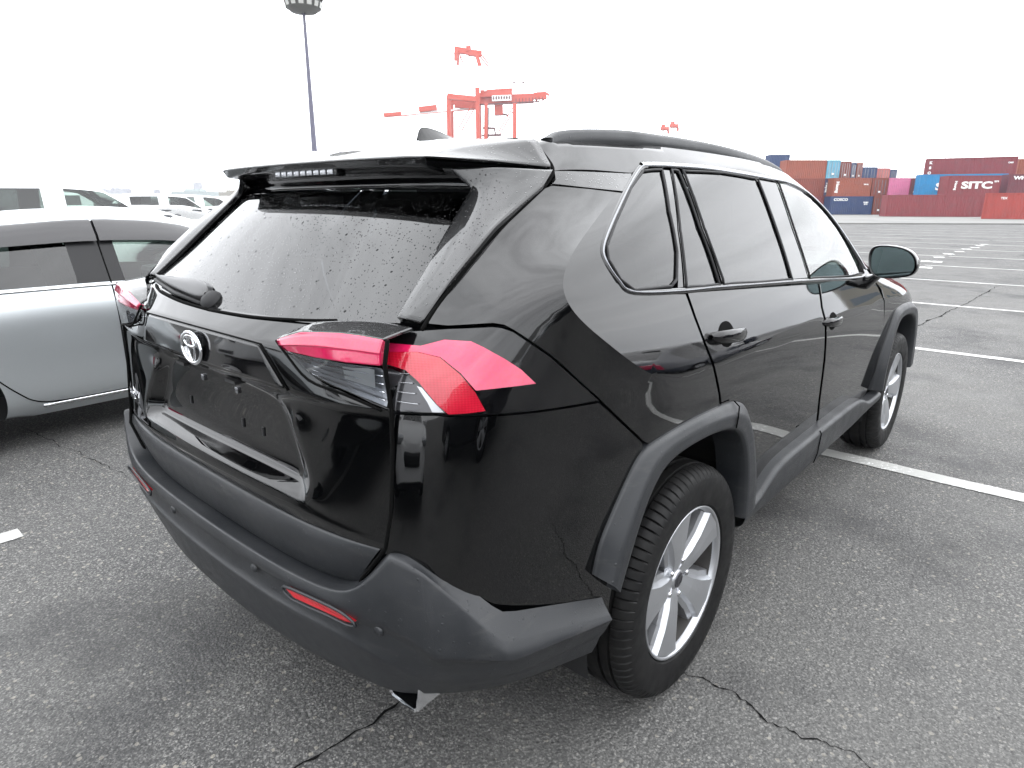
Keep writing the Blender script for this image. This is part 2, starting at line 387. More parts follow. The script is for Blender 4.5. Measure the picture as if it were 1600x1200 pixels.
# traced outlines, metres, right half of the car
TR = {
'quarter': [(-0.3864,-0.6740,1.4887),(-0.4109,-0.6729,1.4826),(-0.5511,-0.6804,1.4066),(-0.6714,-0.6734,1.3265),(-0.7659,-0.6719,1.2482),(-0.7922,-0.6740,1.2227),(-0.7715,-0.7243,1.2209),(-0.7204,-0.7944,1.2273),(-0.7058,-0.8108,1.2236),(-0.6934,-0.8243,1.2136),(-0.6203,-0.8604,1.1560),(-0.4794,-0.8873,1.0371),(-0.3235,-0.9113,0.9039),(-0.2481,-0.9176,0.8570),(-0.1087,-0.9189,0.8518),(0.1282,-0.9117,0.8330),(0.1100,-0.9133,0.8809),(0.0969,-0.9137,0.9186),(0.0447,-0.9114,1.0128),(0.0074,-0.8943,1.0882),(-0.0217,-0.8748,1.1592),(-0.0397,-0.8550,1.2203),(-0.3119,-0.8594,1.2481),(-0.3775,-0.8509,1.2809),(-0.4012,-0.8323,1.3262),(-0.3870,-0.8148,1.3578),(-0.2976,-0.7800,1.4077),(-0.1596,-0.7278,1.4742),(-0.2753,-0.6988,1.4833)],
'lamp': [(-0.8485,-0.6272,1.1805),(-0.8349,-0.6310,1.1967),(-0.8126,-0.6590,1.2085),(-0.7743,-0.7271,1.2166),(-0.7228,-0.7965,1.2217),(-0.7101,-0.8098,1.2191),(-0.6949,-0.8240,1.2113),(-0.6217,-0.8600,1.1536),(-0.4813,-0.8870,1.0360),(-0.6372,-0.8564,1.0457),(-0.7673,-0.8112,1.0589),(-0.8376,-0.7534,1.0663),(-0.8802,-0.6713,1.0628)],
'bumper_cover': [(-0.8797,-0.6744,1.0595),(-0.8381,-0.7538,1.0627),(-0.7676,-0.8114,1.0551),(-0.6372,-0.8564,1.0430),(-0.4811,-0.8870,1.0316),(-0.3259,-0.9111,0.9013),(-0.3061,-0.9136,0.8484),(-0.3584,-0.9075,0.7300),(-0.3962,-0.9009,0.6226),(-0.4153,-0.8933,0.4678),(-0.4543,-0.8901,0.4872),(-0.7504,-0.8342,0.5761),(-0.8477,-0.7852,0.7007),(-0.8871,-0.7377,0.7616),(-0.9019,-0.7074,0.7705),(-0.9157,-0.6703,0.7708),(-0.9064,-0.6802,0.8358),(-0.8944,-0.6845,0.9291)],
'band': [(-0.3553,-0.6549,1.5225),(-0.3679,-0.6687,1.5019),(-0.3845,-0.6725,1.4915),(-0.1553,-0.7250,1.4774),(-0.0862,-0.7002,1.5074),(-0.0525,-0.6828,1.5265)],
'roof_side': [(-0.3178,-0.5835,1.5923),(-0.3213,-0.6123,1.5674),(-0.3494,-0.6502,1.5286),(-0.2134,-0.6637,1.5336),(-0.0473,-0.6795,1.5300),(-0.0862,-0.7002,1.5074),(0.0012,-0.6737,1.5418),(0.0457,-0.6672,1.5522),(0.1545,-0.6608,1.5624),(0.4212,-0.6598,1.5648),(0.6703,-0.6618,1.5604),(0.9614,-0.6676,1.5456),(1.2855,-0.6717,1.5195),(1.5891,-0.6778,1.4576),(1.7335,-0.7137,1.3749),(1.8548,-0.7555,1.2802),(1.9156,-0.7924,1.2091),(1.9461,-0.8173,1.1620),(2.0933,-0.7992,1.1493),(1.8870,-0.7655,1.2560),(1.7462,-0.7225,1.3600),(1.6228,-0.6862,1.4399),(1.4550,-0.6515,1.5134),(1.2113,-0.6400,1.5612),(0.9005,-0.6383,1.5811),(0.6343,-0.6279,1.5958),(0.3210,-0.6188,1.6054),(0.0594,-0.6155,1.6024),(-0.1524,-0.6096,1.5973),(-0.2526,-0.6023,1.5941)],
'quarter_glass': [(0.0035,-0.6827,1.5333),(0.1120,-0.6792,1.5409),(0.0244,-0.7577,1.4282),(-0.0223,-0.8122,1.3262),(-0.0742,-0.8422,1.2589),(-0.1126,-0.8488,1.2465),(-0.3070,-0.8560,1.2562),(-0.3573,-0.8480,1.2847),(-0.3804,-0.8303,1.3275),(-0.3656,-0.8143,1.3568),(-0.2784,-0.7800,1.4073),(-0.1143,-0.7182,1.4875)],
'door_glass_small': [(0.1741,-0.6785,1.5415),(0.2139,-0.6785,1.5411),(0.1778,-0.7755,1.3828),(0.1911,-0.8439,1.2238),(-0.0253,-0.8483,1.2368),(0.0422,-0.7846,1.3779)],
'door_glass_main': [(0.2487,-0.6773,1.5425),(0.5440,-0.6717,1.5473),(0.8393,-0.6761,1.5351),(0.8331,-0.7617,1.3663),(0.8316,-0.8398,1.1847),(0.2290,-0.8431,1.2222),(0.2096,-0.7744,1.3820)],
'front_glass': [(1.0487,-0.6745,1.5314),(1.2720,-0.6799,1.5089),(1.4961,-0.7025,1.4448),(1.6370,-0.7343,1.3686),(1.6851,-0.7802,1.2737),(1.6559,-0.8369,1.1477),(1.6279,-0.8432,1.1329),(1.0476,-0.8400,1.1716),(1.0337,-0.7597,1.3613)],
'front_quarter_light': [(1.7587,-0.7825,1.2588),(1.8679,-0.8132,1.1823),(1.9094,-0.8239,1.1556),(1.7420,-0.8386,1.1383),(1.7612,-0.8121,1.1979)],
'pillar_c_trim': [(0.1264,-0.6773,1.5432),(0.1643,-0.6775,1.5429),(0.0303,-0.7850,1.3782),(-0.0414,-0.8490,1.2367),(-0.0758,-0.8501,1.2383),(-0.0133,-0.8134,1.3224),(0.0361,-0.7573,1.4281)],
'pillar_b': [(0.8564,-0.6769,1.5333),(1.0296,-0.6766,1.5285),(1.0110,-0.7600,1.3619),(1.0243,-0.8398,1.1735),(0.8523,-0.8400,1.1830),(0.8535,-0.7615,1.3658)],
'rear_door': [(-0.0264,-0.8537,1.2222),(-0.0101,-0.8747,1.1578),(0.0194,-0.8944,1.0863),(0.0580,-0.9113,1.0102),(0.1116,-0.9132,0.9152),(0.1443,-0.9109,0.8286),(0.3387,-0.8998,0.7494),(0.4528,-0.8899,0.6518),(0.5573,-0.8746,0.4694),(0.7031,-0.8660,0.3844),(0.8012,-0.8686,0.4371),(0.9055,-0.8692,0.4611),(1.2480,-0.8662,0.4505),(1.3097,-0.8672,0.4667),(1.2393,-0.8802,0.6379),(1.1834,-0.8932,0.8280),(1.1308,-0.8958,0.9673),(1.1086,-0.8770,1.0532),(1.1257,-0.8488,1.1431)],
'front_door': [(1.1504,-0.8491,1.1409),(1.1333,-0.8774,1.0504),(1.1583,-0.8957,0.9634),(1.2135,-0.8928,0.8225),(1.2715,-0.8796,0.6303),(1.3439,-0.8664,0.4571),(1.3481,-0.8649,0.4372),(1.8456,-0.8667,0.4506),(2.1432,-0.8713,0.4449),(2.2656,-0.8834,0.5662),(2.2273,-0.8925,0.7172),(2.2082,-0.8978,0.8386),(2.1549,-0.8911,0.9659),(2.0193,-0.8465,1.0987),(1.9583,-0.8252,1.1461),(1.6930,-0.8438,1.1277)],
'lamp_top': [(-0.8464,-0.6267,1.1839),(-0.8170,-0.6983,1.1831),(-0.7891,-0.7332,1.1960),(-0.7612,-0.7756,1.1950),(-0.7486,-0.7953,1.1847),(-0.7211,-0.8210,1.1626),(-0.6940,-0.8365,1.1399),(-0.6662,-0.8477,1.1092),(-0.7342,-0.8227,1.1098),(-0.7777,-0.7985,1.1083),(-0.7917,-0.7775,1.1387),(-0.8062,-0.7413,1.1653),(-0.8246,-0.6990,1.1720),(-0.8541,-0.6351,1.1674)],
'lamp_leg': [(-0.8546,-0.6357,1.1663),(-0.8251,-0.6995,1.1709),(-0.8066,-0.7417,1.1642),(-0.7929,-0.7769,1.1376),(-0.7789,-0.7979,1.1072),(-0.7645,-0.8120,1.0673),(-0.7937,-0.7946,1.0656),(-0.8209,-0.7724,1.0650),(-0.8320,-0.7552,1.0830),(-0.8423,-0.7183,1.1222),(-0.8475,-0.6903,1.1396),(-0.8582,-0.6562,1.1460),(-0.8626,-0.6442,1.1462)],
'lamp_white': [(-0.8466,-0.7156,1.1150),(-0.8425,-0.7253,1.1122),(-0.8335,-0.7533,1.0830),(-0.8263,-0.7661,1.0688),(-0.8402,-0.7493,1.0686),(-0.8427,-0.7387,1.0872)],
'lamp_red': [(-0.8464,-0.6267,1.1839),(-0.8170,-0.6983,1.1831),(-0.7891,-0.7332,1.1960),(-0.7612,-0.7756,1.1950),(-0.7486,-0.7953,1.1847),(-0.7211,-0.8210,1.1626),(-0.6940,-0.8365,1.1399),(-0.6677,-0.8472,1.1107),(-0.7768,-0.7992,1.1083),(-0.7655,-0.8113,1.0687),(-0.8207,-0.7723,1.0662),(-0.8320,-0.7552,1.0830),(-0.8423,-0.7183,1.1222),(-0.8475,-0.6903,1.1396),(-0.8582,-0.6562,1.1460),(-0.8626,-0.6442,1.1462)],
'lamp_clear': [(-0.8636,-0.6489,1.1408),(-0.8593,-0.6591,1.1417),(-0.8507,-0.6882,1.1349),(-0.8454,-0.7162,1.1174),(-0.8358,-0.7520,1.0782),(-0.8279,-0.7642,1.0688),(-0.8635,-0.7102,1.0671),(-0.8783,-0.6750,1.0657)],
'crease_test': [(0.0344,-0.6269,1.5919),(-0.2574,-0.7224,1.4656),(-0.4580,-0.8008,1.3751),(-0.5965,-0.8548,1.2939),(-0.4900,-0.8961,1.1730),(-0.2988,-0.9126,1.0600)],
}
LN = {
'chrome_lower': [(1.7461,-0.8454,1.1206),(1.6278,-0.8474,1.1216),(1.0242,-0.8433,1.1639),(0.2137,-0.8465,1.2146),(-0.0425,-0.8520,1.2287),(-0.3095,-0.8577,1.2521),(-0.3674,-0.8494,1.2828),(-0.3949,-0.8315,1.3271),(-0.3791,-0.8146,1.3574),(-0.2922,-0.7800,1.4076),(-0.1256,-0.7175,1.4873),(-0.0014,-0.6753,1.5400),(0.0403,-0.6705,1.5485)],
'chrome_top': [(0.0247,-0.6716,1.5461),(0.1519,-0.6690,1.5532),(0.4087,-0.6663,1.5564),(0.6571,-0.6682,1.5513),(0.9468,-0.6740,1.5358),(1.2572,-0.6825,1.5061)],
'belt_seam': [(-0.0264,-0.8537,1.2222),(1.7345,-0.8497,1.1100)],
}
# ---------------------------------------------------------------- body panels cut to their outlines and seated on the reference surface
def chaikin(P, k=1, q=.22, keep=None):
    for _ in range(k):
        O = []
        for i in range(len(P)):
            a, b = P[i], P[(i+1) % len(P)]
            O += [a+(b-a)*q, a+(b-a)*(1-q)]
        P = O
    return P
def resample(P, step):
    O = []
    for i in range(len(P)):
        a, b = P[i], P[(i+1) % len(P)]; n = max(1, int(math.ceil((b-a).length/step)))
        for j in range(n): O.append(a+(b-a)*(j/n))
    return O
def inset(P, d, ccw, lock=None):
    O = []; n = len(P)
    for i in range(n):
        a, b, c = P[i-1], P[i], P[(i+1) % n]
        u = (b-a); v = (c-b)
        if u.length < 1e-9 or v.length < 1e-9: O.append(b.copy()); continue
        u.normalize(); v.normalize()
        n1 = Vector((-u.y, u.x)); n2 = Vector((-v.y, v.x))
        m = n1+n2
        if m.length < 1e-4: m = n1
        m.normalize(); k = 1/max(.5, m.dot(n1)); s = d if ccw else -d
        O.append(b.copy() if (lock and lock[i]) else b+m*k*s)
    return O
def pip(P, pts):
    P = np.array(P); x, y = pts[:, 0], pts[:, 1]; ins = np.zeros(len(pts), bool); n = len(P)
    for i in range(n):
        x0, y0 = P[i]; x1, y1 = P[(i+1) % n]
        c = (y0 > y) != (y1 > y)
        with np.errstate(divide='ignore', invalid='ignore'):
            xi = (x1-x0)*(y-y0)/(y1-y0)+x0
        ins ^= c & (x < xi)
    return ins
def panel(name, outline, d, m, parent, gap=.0013, depth=.014, off=0, both=True, res=.028, rnd=0, center=False, edge=.0028, drop=.0013, ridge=None, warp=None, skirt=True, label=None):
    d = Vector(d).normalized()
    a = d.cross(Vector((0, 0, 1)));
    if a.length < .2: a = d.cross(Vector((0, 1, 0)))
    a.normalize(); b = a.cross(d)
    P = [Vector((Vector(p).dot(a), Vector(p).dot(b))) for p in outline]
    yz = [Vector(p).y for p in outline]
    if center:
        P = resample(P, res)
    else:
        if rnd: P = chaikin(P, rnd)
        P = resample(P, res*.8)
    area = sum(P[i].x*P[(i+1) % len(P)].y-P[(i+1) % len(P)].x*P[i].y for i in range(len(P)))
    ccw = area > 0
    # points whose world y is ~0 are locked when the panel runs across the centre line
    lock = None
    if center:
        lock = []
        for p in P:
            q = a*p.x+b*p.y; t = -q.y/d.y if abs(d.y) > 1e-6 else 0
            lock.append(False)
        o3 = [Vector(p) for p in outline]
        cl_ = [(Vector((o3[i].dot(a), o3[i].dot(b))), Vector((o3[(i+1) % len(o3)].dot(a), o3[(i+1) % len(o3)].dot(b)))) for i in range(len(o3)) if abs(o3[i].y) < 1e-4 and abs(o3[(i+1) % len(o3)].y) < 1e-4]
        for i, p in enumerate(P):
            for s0, s1 in cl_:
                e = s1-s0; tt = max(0, min(1, (p-s0).dot(e)/e.dot(e)))
                if (s0+e*tt-p).length < 1e-5: lock[i] = True
    O1 = inset(P, gap, ccw, lock); O2 = inset(P, gap+edge, ccw, lock)
    n = len(P); pts = O1+O2
    lo = np.min([tuple(p) for p in O2], 0); hi = np.max([tuple(p) for p in O2], 0)
    gx = np.arange(lo[0], hi[0], res); gy = np.arange(lo[1], hi[1], res*.9)
    G = np.array([(x+(res*.5 if j % 2 else 0), y) for j, y in enumerate(gy) for x in gx])
    O3 = inset(P, gap+edge+res*.45, ccw, None)
    if len(G): G = G[pip([tuple(p) for p in O3], G)]
    edges = [(i, (i+1) % n) for i in range(n)]+[(n+i, n+(i+1) % n) for i in range(n)]
    if ridge:
        rp_ = np.array([(q.dot(a), q.dot(b)) for q in ridge]); ins = pip([tuple(q) for q in inset(P, gap+edge+.004, ccw, None)], rp_); k0 = len(pts); last = None
        for q, i_ in zip(rp_, ins):
            if i_:
                pts = pts+[Vector(q)]
                if last is not None: edges.append((last, len(pts)-1))
                last = len(pts)-1
            else: last = None
        if len(G): G = np.array([q for q in G if np.min(np.hypot(*(rp_-q).T)) > res*.35])
    pts = pts+[Vector(g) for g in G]
    res_ = delaunay_2d_cdt([tuple(p) for p in pts], edges, [], 1, 1e-7)
    v2, f2, orig = res_[0], res_[2], res_[3]
    V = []; NV = []; outer = {}
    for i, p in enumerate(v2):
        q = a*p.x+b*p.y
        loc, nn = ref_cast(q-d*6, d)
        ids = orig[i]; o_ = [k for k in ids if k < n]
        lk = center and lock[o_[0]] if o_ else False
        if o_ and not lk: loc = loc-nn*drop; outer[o_[0]] = i
        elif o_: outer[o_[0]] = i
        V.append(loc+nn*(off+(warp(loc) if warp else 0)))
        if warp:
            gx_ = Vector([(warp(loc+Vector([.004 if k_ == q_ else 0 for k_ in range(3)]))-warp(loc))/.004 for q_ in range(3)]); gx_ -= nn*gx_.dot(nn); nn = (nn-gx_).normalized()
        NV.append(nn)
    if center:
        for i, p in enumerate(V):
            if abs(p.y) < .006 and orig[i] and any(k < n and lock[k] for k in orig[i]): p.y = 0; NV[i] = Vector((NV[i].x, 0, NV[i].z)).normalized()
    F = []
    nref = sum(NV, Vector()).normalized()
    for f in f2:
        if len(f) < 3: continue
        fn_ = (V[f[1]]-V[f[0]]).cross(V[f[2]]-V[f[0]])
        if fn_.length < 1e-12: continue
        F.append(tuple(f) if fn_.dot(NV[f[0]]) > 0 else tuple(reversed(f)))
    nb = len(V)
    if skirt:
        idx = [outer.get(k) for k in range(n)]
        idx = [(k, i) for k, i in enumerate(idx) if i is not None]
        # outward tilt of the rim normals; skirt walls
        cen = sum(V, Vector())/len(V)
        top = []; bot = []
        for k, i in idx:
            top.append(len(V)); V.append(V[i].copy()); NV.append(None)
            bot.append(len(V)); V.append(V[i]-NV[i]*depth); NV.append(None)
        m_ = len(idx)
        for q in range(m_):
            k, i = idx[q]; k2, i2 = idx[(q+1) % m_]
            if center and lock[k] and lock[k2]: continue
            t1, b1, t2, b2 = top[q], bot[q], top[(q+1) % m_], bot[(q+1) % m_]
            e = V[t2]-V[t1]; wn = e.cross(NV[i]); 
            if not ccw: wn = -wn
            # find orientation so the wall faces out of the panel
            o2v = (a*O2[k].x+b*O2[k].y)-(a*O1[k].x+b*O1[k].y); wn.normalize()
            if wn.dot(o2v) > 0: wn = -wn
            for z in (t1, b1, t2, b2):
                if NV[z] is None: NV[z] = wn
            q4 = (t1, t2, b2, b1)
            fn_ = (V[t2]-V[t1]).cross(V[b1]-V[t1])
            F.append(q4 if fn_.dot(wn) > 0 else tuple(reversed(q4)))
        for k, i in idx:
            pass
    for i in range(len(NV)):
        if NV[i] is None: NV[i] = nref
    if center:
        k = len(V); V = V+[Vector((v.x, -v.y, v.z)) for v in V]; NV = NV+[Vector((v.x, -v.y, v.z)) for v in NV]
        F = F+[tuple(reversed([i+k for i in f])) for f in F]
    me = bpy.data.meshes.new(name); me.from_pydata([tuple(v) for v in V], [], F)
    me.polygons.foreach_set('use_smooth', [True]*len(F)); me.update()
    LN_ = []; nf0 = len(f2)
    if ridge:
        vi = 0
        for q in me.polygons:
            c_ = sum((V[i] for i in q.vertices), Vector())/len(q.vertices); top_ = all(i < nb for i in q.vertices)
            for i in q.vertices:
                if top_: LN_.append(tuple(ref_cast(V[i].lerp(c_, .06)-d*6, d)[1]))
                else: LN_.append(tuple(NV[i]))
        me.normals_split_custom_set(LN_)
    else: me.normals_split_custom_set_from_vertices([tuple(v) for v in NV])
    o = link(name, me, m, parent); PANEL_N[o.name] = np.array([tuple(v) for v in NV])
    if label: o['label'] = label
    if both and not center: mirror_obj(o, parent, name)
    return o
def line_on(P, off=0, n=4, closed=False):
    Q = catmull(P, n, closed); O = []
    for p in Q:
        l_, nn = ref_near(p); O.append(l_+nn*off)
    return O
def both_tubes(name, path, r, m, parent, n=8, closed=False):
    o = tube(name, path, r, m, parent, n, closed); tube(name, [(p[0], -p[1], p[2]) for p in path], r, m, parent, n, closed); return o
def ribbon(name, path, hw, off, m, parent, both=True, h=.004):
    """flat moulding that follows the surface: half width hw, raised by off with rounded top"""
    Q = [ref_near(p) for p in path]; V = []; F = []; k = 5
    for i, (p, nn) in enumerate(Q):
        t = (Q[min(i+1, len(Q)-1)][0]-Q[max(i-1, 0)][0]).normalized(); s = t.cross(nn).normalized()
        for sx, hz in ((-1, -.004), (-.8, off*.75), (0, off), (.8, off*.75), (1, -.004)): V.append(p+s*hw*sx+nn*hz)
    for i in range(len(Q)-1):
        for j in range(k-1): F.append((i*k+j, i*k+j+1, (i+1)*k+j+1, (i+1)*k+j))
    o = mesh_obj(name, V, F, m, parent, smooth=True)
    if both: mirror_obj(o, parent, name)
    return o

suv = empty('sport_utility_car', 'glossy black sport utility car with wet rear window, seen from behind across the lot', 'car')
B = suv
PNT, WET = 'black_paint', 'black_paint_wet'
diag = (.5, .82, -.15); side = (0, 1, -.12)
panel('quarter_panel', TR['quarter'], diag, PNT, B, ridge=RIDGE)
panel('tail_lamp', TR['lamp'], (.62, .75, -.1), 'black_gloss', B, res=.02, off=.001)
for nm, mt, tr_, wf in (('red_lens', 'red_lens', 'lamp_top', lambda p: .012-.13*(p.z-1.135)), ('red_lens', 'red_lens_deep', 'lamp_leg', lambda p: .010+.05*(p.z-1.135)), ('clear_lens', 'lamp_dark', 'lamp_clear', None)):
    panel(nm, TR[tr_], (.62, .75, -.1), mt, B, res=.012, off=.0015, gap=0.0002, depth=.014, edge=.002, drop=.0012, warp=wf)
panel('clear_lens', TR['lamp_white'], (.62, .75, -.1), 'lamp_bowl', B, res=.012, off=.004, gap=0, depth=.005, edge=.002, drop=.001)
for i, (z0) in enumerate((1.148, 1.128, 1.108, 1.088)):   # fine ribs in the clear lens
    y1 = -.675-.012*i; ln = [(-.885, -.69, z0), (-.880, -.70-.003*i, z0), (-.872, -.712-.008*i, z0)]
    both_tubes('lens_rib', line_on(ln, .005), .0011, 'lamp_bowl', B, 6)
panel('bumper_cover', TR['bumper_cover'], (.6, .78, 0), PNT, B)
panel('pillar_trim', TR['band'], (.3, .9, -.25), WET, B)
ROOF = [(-.385, 0, 1.61), (-.365, -.33, 1.605), (-.350, -.52, 1.60), (-.345, -.60, 1.591), (-.348, -.640, 1.555), (-.357, -.656, 1.522), (-.20, -.668, 1.527), (-.0511, -.6819, 1.5265), (.0, -.674, 1.540), (.0495, -.6650, 1.5524), (.1591, -.6583, 1.5627), (.4234, -.6587, 1.5649), (.6716, -.6613, 1.5605), (.9665, -.665, 1.555), (1.24, -.668, 1.540), (1.45, -.680, 1.500), (1.62, -.698, 1.440), (1.78, -.730, 1.350), (1.90, -.775, 1.240), (1.985, -.825, 1.145), (2.03, -.825, 1.13), (2.00, -.76, 1.205), (1.90, -.69, 1.30), (1.74, -.635, 1.41), (1.58, -.585, 1.50), (1.46, -.50, 1.565), (1.43, -.25, 1.605), (1.42, 0, 1.612)]
panel('roof', ROOF, (0, .6, -.8), PNT, B, center=True, depth=.012)
panel('windshield', [(1.43, 0, 1.61), (1.44, -.25, 1.603), (1.47, -.50, 1.563), (1.59, -.58, 1.498), (1.75, -.63, 1.408), (1.91, -.685, 1.298), (2.01, -.755, 1.203), (2.05, -.765, 1.17), (2.2, -.35, 1.19), (2.27, 0, 1.19)], (-.35, .2, -.9), 'clear_glass', B, center=True, skirt=False, off=-.004)
panel('rear_door', TR['rear_door'], side, PNT, B)
panel('front_door', TR['front_door'], side, PNT, B)
panel('quarter_glass', TR['quarter_glass'], side, 'privacy_glass', B, off=-.003, depth=.004, gap=0)
panel('rear_door_glass', TR['door_glass_main'], side, 'privacy_glass', B, off=-.004, depth=.004, gap=0)
panel('rear_door_glass', TR['door_glass_small'], side, 'privacy_glass', B, off=-.004, depth=.004, gap=0)
FG = [(1.056, -.672, 1.532), (1.20, -.664, 1.528), (1.33, -.668, 1.515), (1.47, -.683, 1.475), (1.60, -.702, 1.42), (1.72, -.735, 1.34), (1.80, -.775, 1.25), (1.845, -.815, 1.165), (1.84, -.84, 1.130), (1.63, -.8429, 1.1328), (1.046, -.8404, 1.1718), (1.0364, -.7589, 1.3612)]
panel('front_door_glass', FG, side, 'clear_glass', B, off=-.004, depth=.004, gap=0)
panel('quarter_light', [(1.815, -.765, 1.265), (1.87, -.79, 1.20), (1.94, -.825, 1.145), (1.93, -.84, 1.122), (1.875, -.84, 1.126), (1.865, -.82, 1.165)], side, 'clear_glass', B, off=-.004, depth=.004, gap=0)
for q in (TR['pillar_c_trim'], TR['pillar_b']):
    panel('door_pillar', q, side, 'black_gloss', B, off=-.001)
# rubber seals round the panes
for q in ('quarter_glass', 'door_glass_main', 'door_glass_small'):
    both_tubes('window_seal', line_on(chaikin([Vector(p) for p in TR[q]], 1, .08), 0, 2, True), .004, 'rubber', B, 6, True)
both_tubes('window_seal', line_on(chaikin([Vector(p) for p in FG], 1, .08), 0, 2, True), .004, 'rubber', B, 6, True)
both_tubes('window_divider', line_on([(1.795, -.76, 1.275), (1.85, -.815, 1.17), (1.862, -.842, 1.125)], .001), .007, 'rubber', B, 6)
# bright mouldings
LOW = [Vector(p) for p in LN['chrome_lower']]
LOW[0] = Vector((1.93, -.846, 1.108)); LOW[1] = Vector((1.62, -.8475, 1.121)); LOW[2] = Vector((1.04, -.8445, 1.163))
ribbon('moulding_base', line_on(LOW, 0, 6), .009, .0025, 'black_gloss', B)
ribbon('chrome_moulding', line_on(LOW, 0, 6), .0028, .0045, 'dark_chrome', B)
ribbon('chrome_moulding', line_on([(.02, -.668, 1.5525), (.1542, -.6655, 1.5560), (.41, -.664, 1.559), (.66, -.6665, 1.553), (.95, -.671, 1.5445), (1.2, -.668, 1.532), (1.42, -.6775, 1.497), (1.6, -.697, 1.432), (1.75, -.728, 1.355), (1.86, -.77, 1.255), (1.955, -.83, 1.14)], 0, 5), .008, .005, 'satin_chrome', B)
# fender, bonnet, nose
FEN = [(2.02, -.846, 1.098), (2.15, -.87, 1.02), (2.205, -.898, .839), (2.224, -.893, .72), (2.2625, -.884, .567), (2.33, -.876, .46), (2.36, -.87, .60), (2.40, -.90, .72), (2.50, -.91, .81), (2.69, -.915, .84), (2.88, -.91, .81), (2.98, -.90, .72), (3.02, -.885, .62), (3.16, -.87, .62), (3.18, -.84, .80), (3.2, -.79, .93), (3.0, -.80, .985), (2.69, -.83, 1.030), (2.35, -.835, 1.065)]
panel('fender', FEN, (-.1, .95, -.3), PNT, B)
HOOD = [(2.27, 0, 1.19), (2.2, -.35, 1.19), (2.08, -.74, 1.16), (2.10, -.80, 1.115), (2.35, -.832, 1.066), (2.69, -.827, 1.031), (3.0, -.797, .986), (3.18, -.76, .955), (3.36, -.60, .93), (3.46, -.36, .915), (3.50, 0, .915)]
panel('bonnet', HOOD, (.1, .3, -.95), PNT, B, center=True)
NOSE = [(3.50, 0, .90), (3.46, -.36, .90), (3.37, -.60, .915), (3.2, -.79, .925), (3.18, -.84, .79), (3.16, -.87, .61), (3.03, -.88, .60), (3.05, -.87, .40), (3.42, -.74, .38), (3.58, -.40, .38), (3.60, 0, .38)]
panel('front_bumper', NOSE, (-.8, .6, 0), PNT, B, center=True)
# ---------------------------------------------------------------- tailgate
g = [
 [(-.885,0,1.200),(-.88,-.2,1.205),(-.87,-.34,1.208),(-.845,-.46,1.212),(-.81,-.58,1.212),(-.79,-.672,1.206)],
 [(-.905,0,1.190),(-.90,-.2,1.194),(-.89,-.33,1.198),(-.868,-.46,1.200),(-.83,-.58,1.198),(-.81,-.675,1.192)],
 [(-.951,0,1.161),(-.949,-.2,1.160),(-.941,-.313,1.157),(-.915,-.45,1.15),(-.878,-.58,1.14),(-.855,-.680,1.130)],
 [(-.957,0,1.068),(-.955,-.19,1.070),(-.930,-.397,1.057),(-.921,-.47,1.056),(-.908,-.58,1.062),(-.890,-.681,1.072)],
 [(-.940,0,1.047),(-.938,-.18,1.048),(-.916,-.335,1.042),(-.914,-.45,1.045),(-.905,-.58,1.048),(-.888,-.681,1.056)],
 [(-.902,0,1.035),(-.902,-.18,1.032),(-.900,-.30,1.022),(-.919,-.345,1.02),(-.910,-.58,1.0),(-.890,-.681,1.0)],
 [(-.898,0,.94),(-.898,-.18,.94),(-.898,-.345,.94),(-.926,-.405,.94),(-.917,-.58,.93),(-.893,-.681,.93)],
 [(-.900,0,.865),(-.900,-.20,.865),(-.902,-.385,.868),(-.933,-.458,.870),(-.925,-.58,.86),(-.898,-.681,.86)],
 [(-.912,0,.842),(-.912,-.20,.842),(-.912,-.380,.846),(-.942,-.448,.835),(-.928,-.58,.82),(-.903,-.680,.82)],
 [(-.957,0,.825),(-.955,-.20,.825),(-.949,-.38,.826),(-.944,-.44,.815),(-.930,-.58,.80),(-.906,-.678,.80)],
 [(-.964,0,.795),(-.962,-.20,.795),(-.955,-.38,.796),(-.948,-.44,.796),(-.932,-.58,.79),(-.908,-.674,.79)],
 [(-.950,0,.766),(-.949,-.20,.766),(-.944,-.38,.767),(-.940,-.44,.768),(-.926,-.58,.771),(-.910,-.668,.777)],
]
tg = patch('tailgate', g, PNT, B, 3, mirror=True, crease=[('r', 1, .6), ('r', 2, .75), ('r', 3, .85), ('r', 4, .4), ('r', 5, .7, 0, 2), ('c', 2, .75, 5, 8), ('c', 3, .8, 5, 9), ('r', 8, .6, 0, 3), ('r', 9, .7, 0, 3), ('r', 10, .3), ('c', 5, 1), ('r', 0, 1), ('r', 11, 1), ('c', 2, .35, 2, 3)])
# ornament panel: raised gloss face between the two corners
orn = [[(-.9525,.001-.001,1.154),(-.9505,-.2,1.153),(-.943,-.306,1.150)],
       [(-.9600,0,1.115),(-.958,-.2,1.114),(-.942,-.350,1.108)],
       [(-.9610,0,1.076),(-.959,-.19,1.077),(-.937,-.386,1.066)]]
patch('ornament_panel', orn, 'black_gloss', B, 3, mirror=True, thick=.004, crease=[('r', 0, .9), ('r', 2, .9), ('c', 2, .9)])
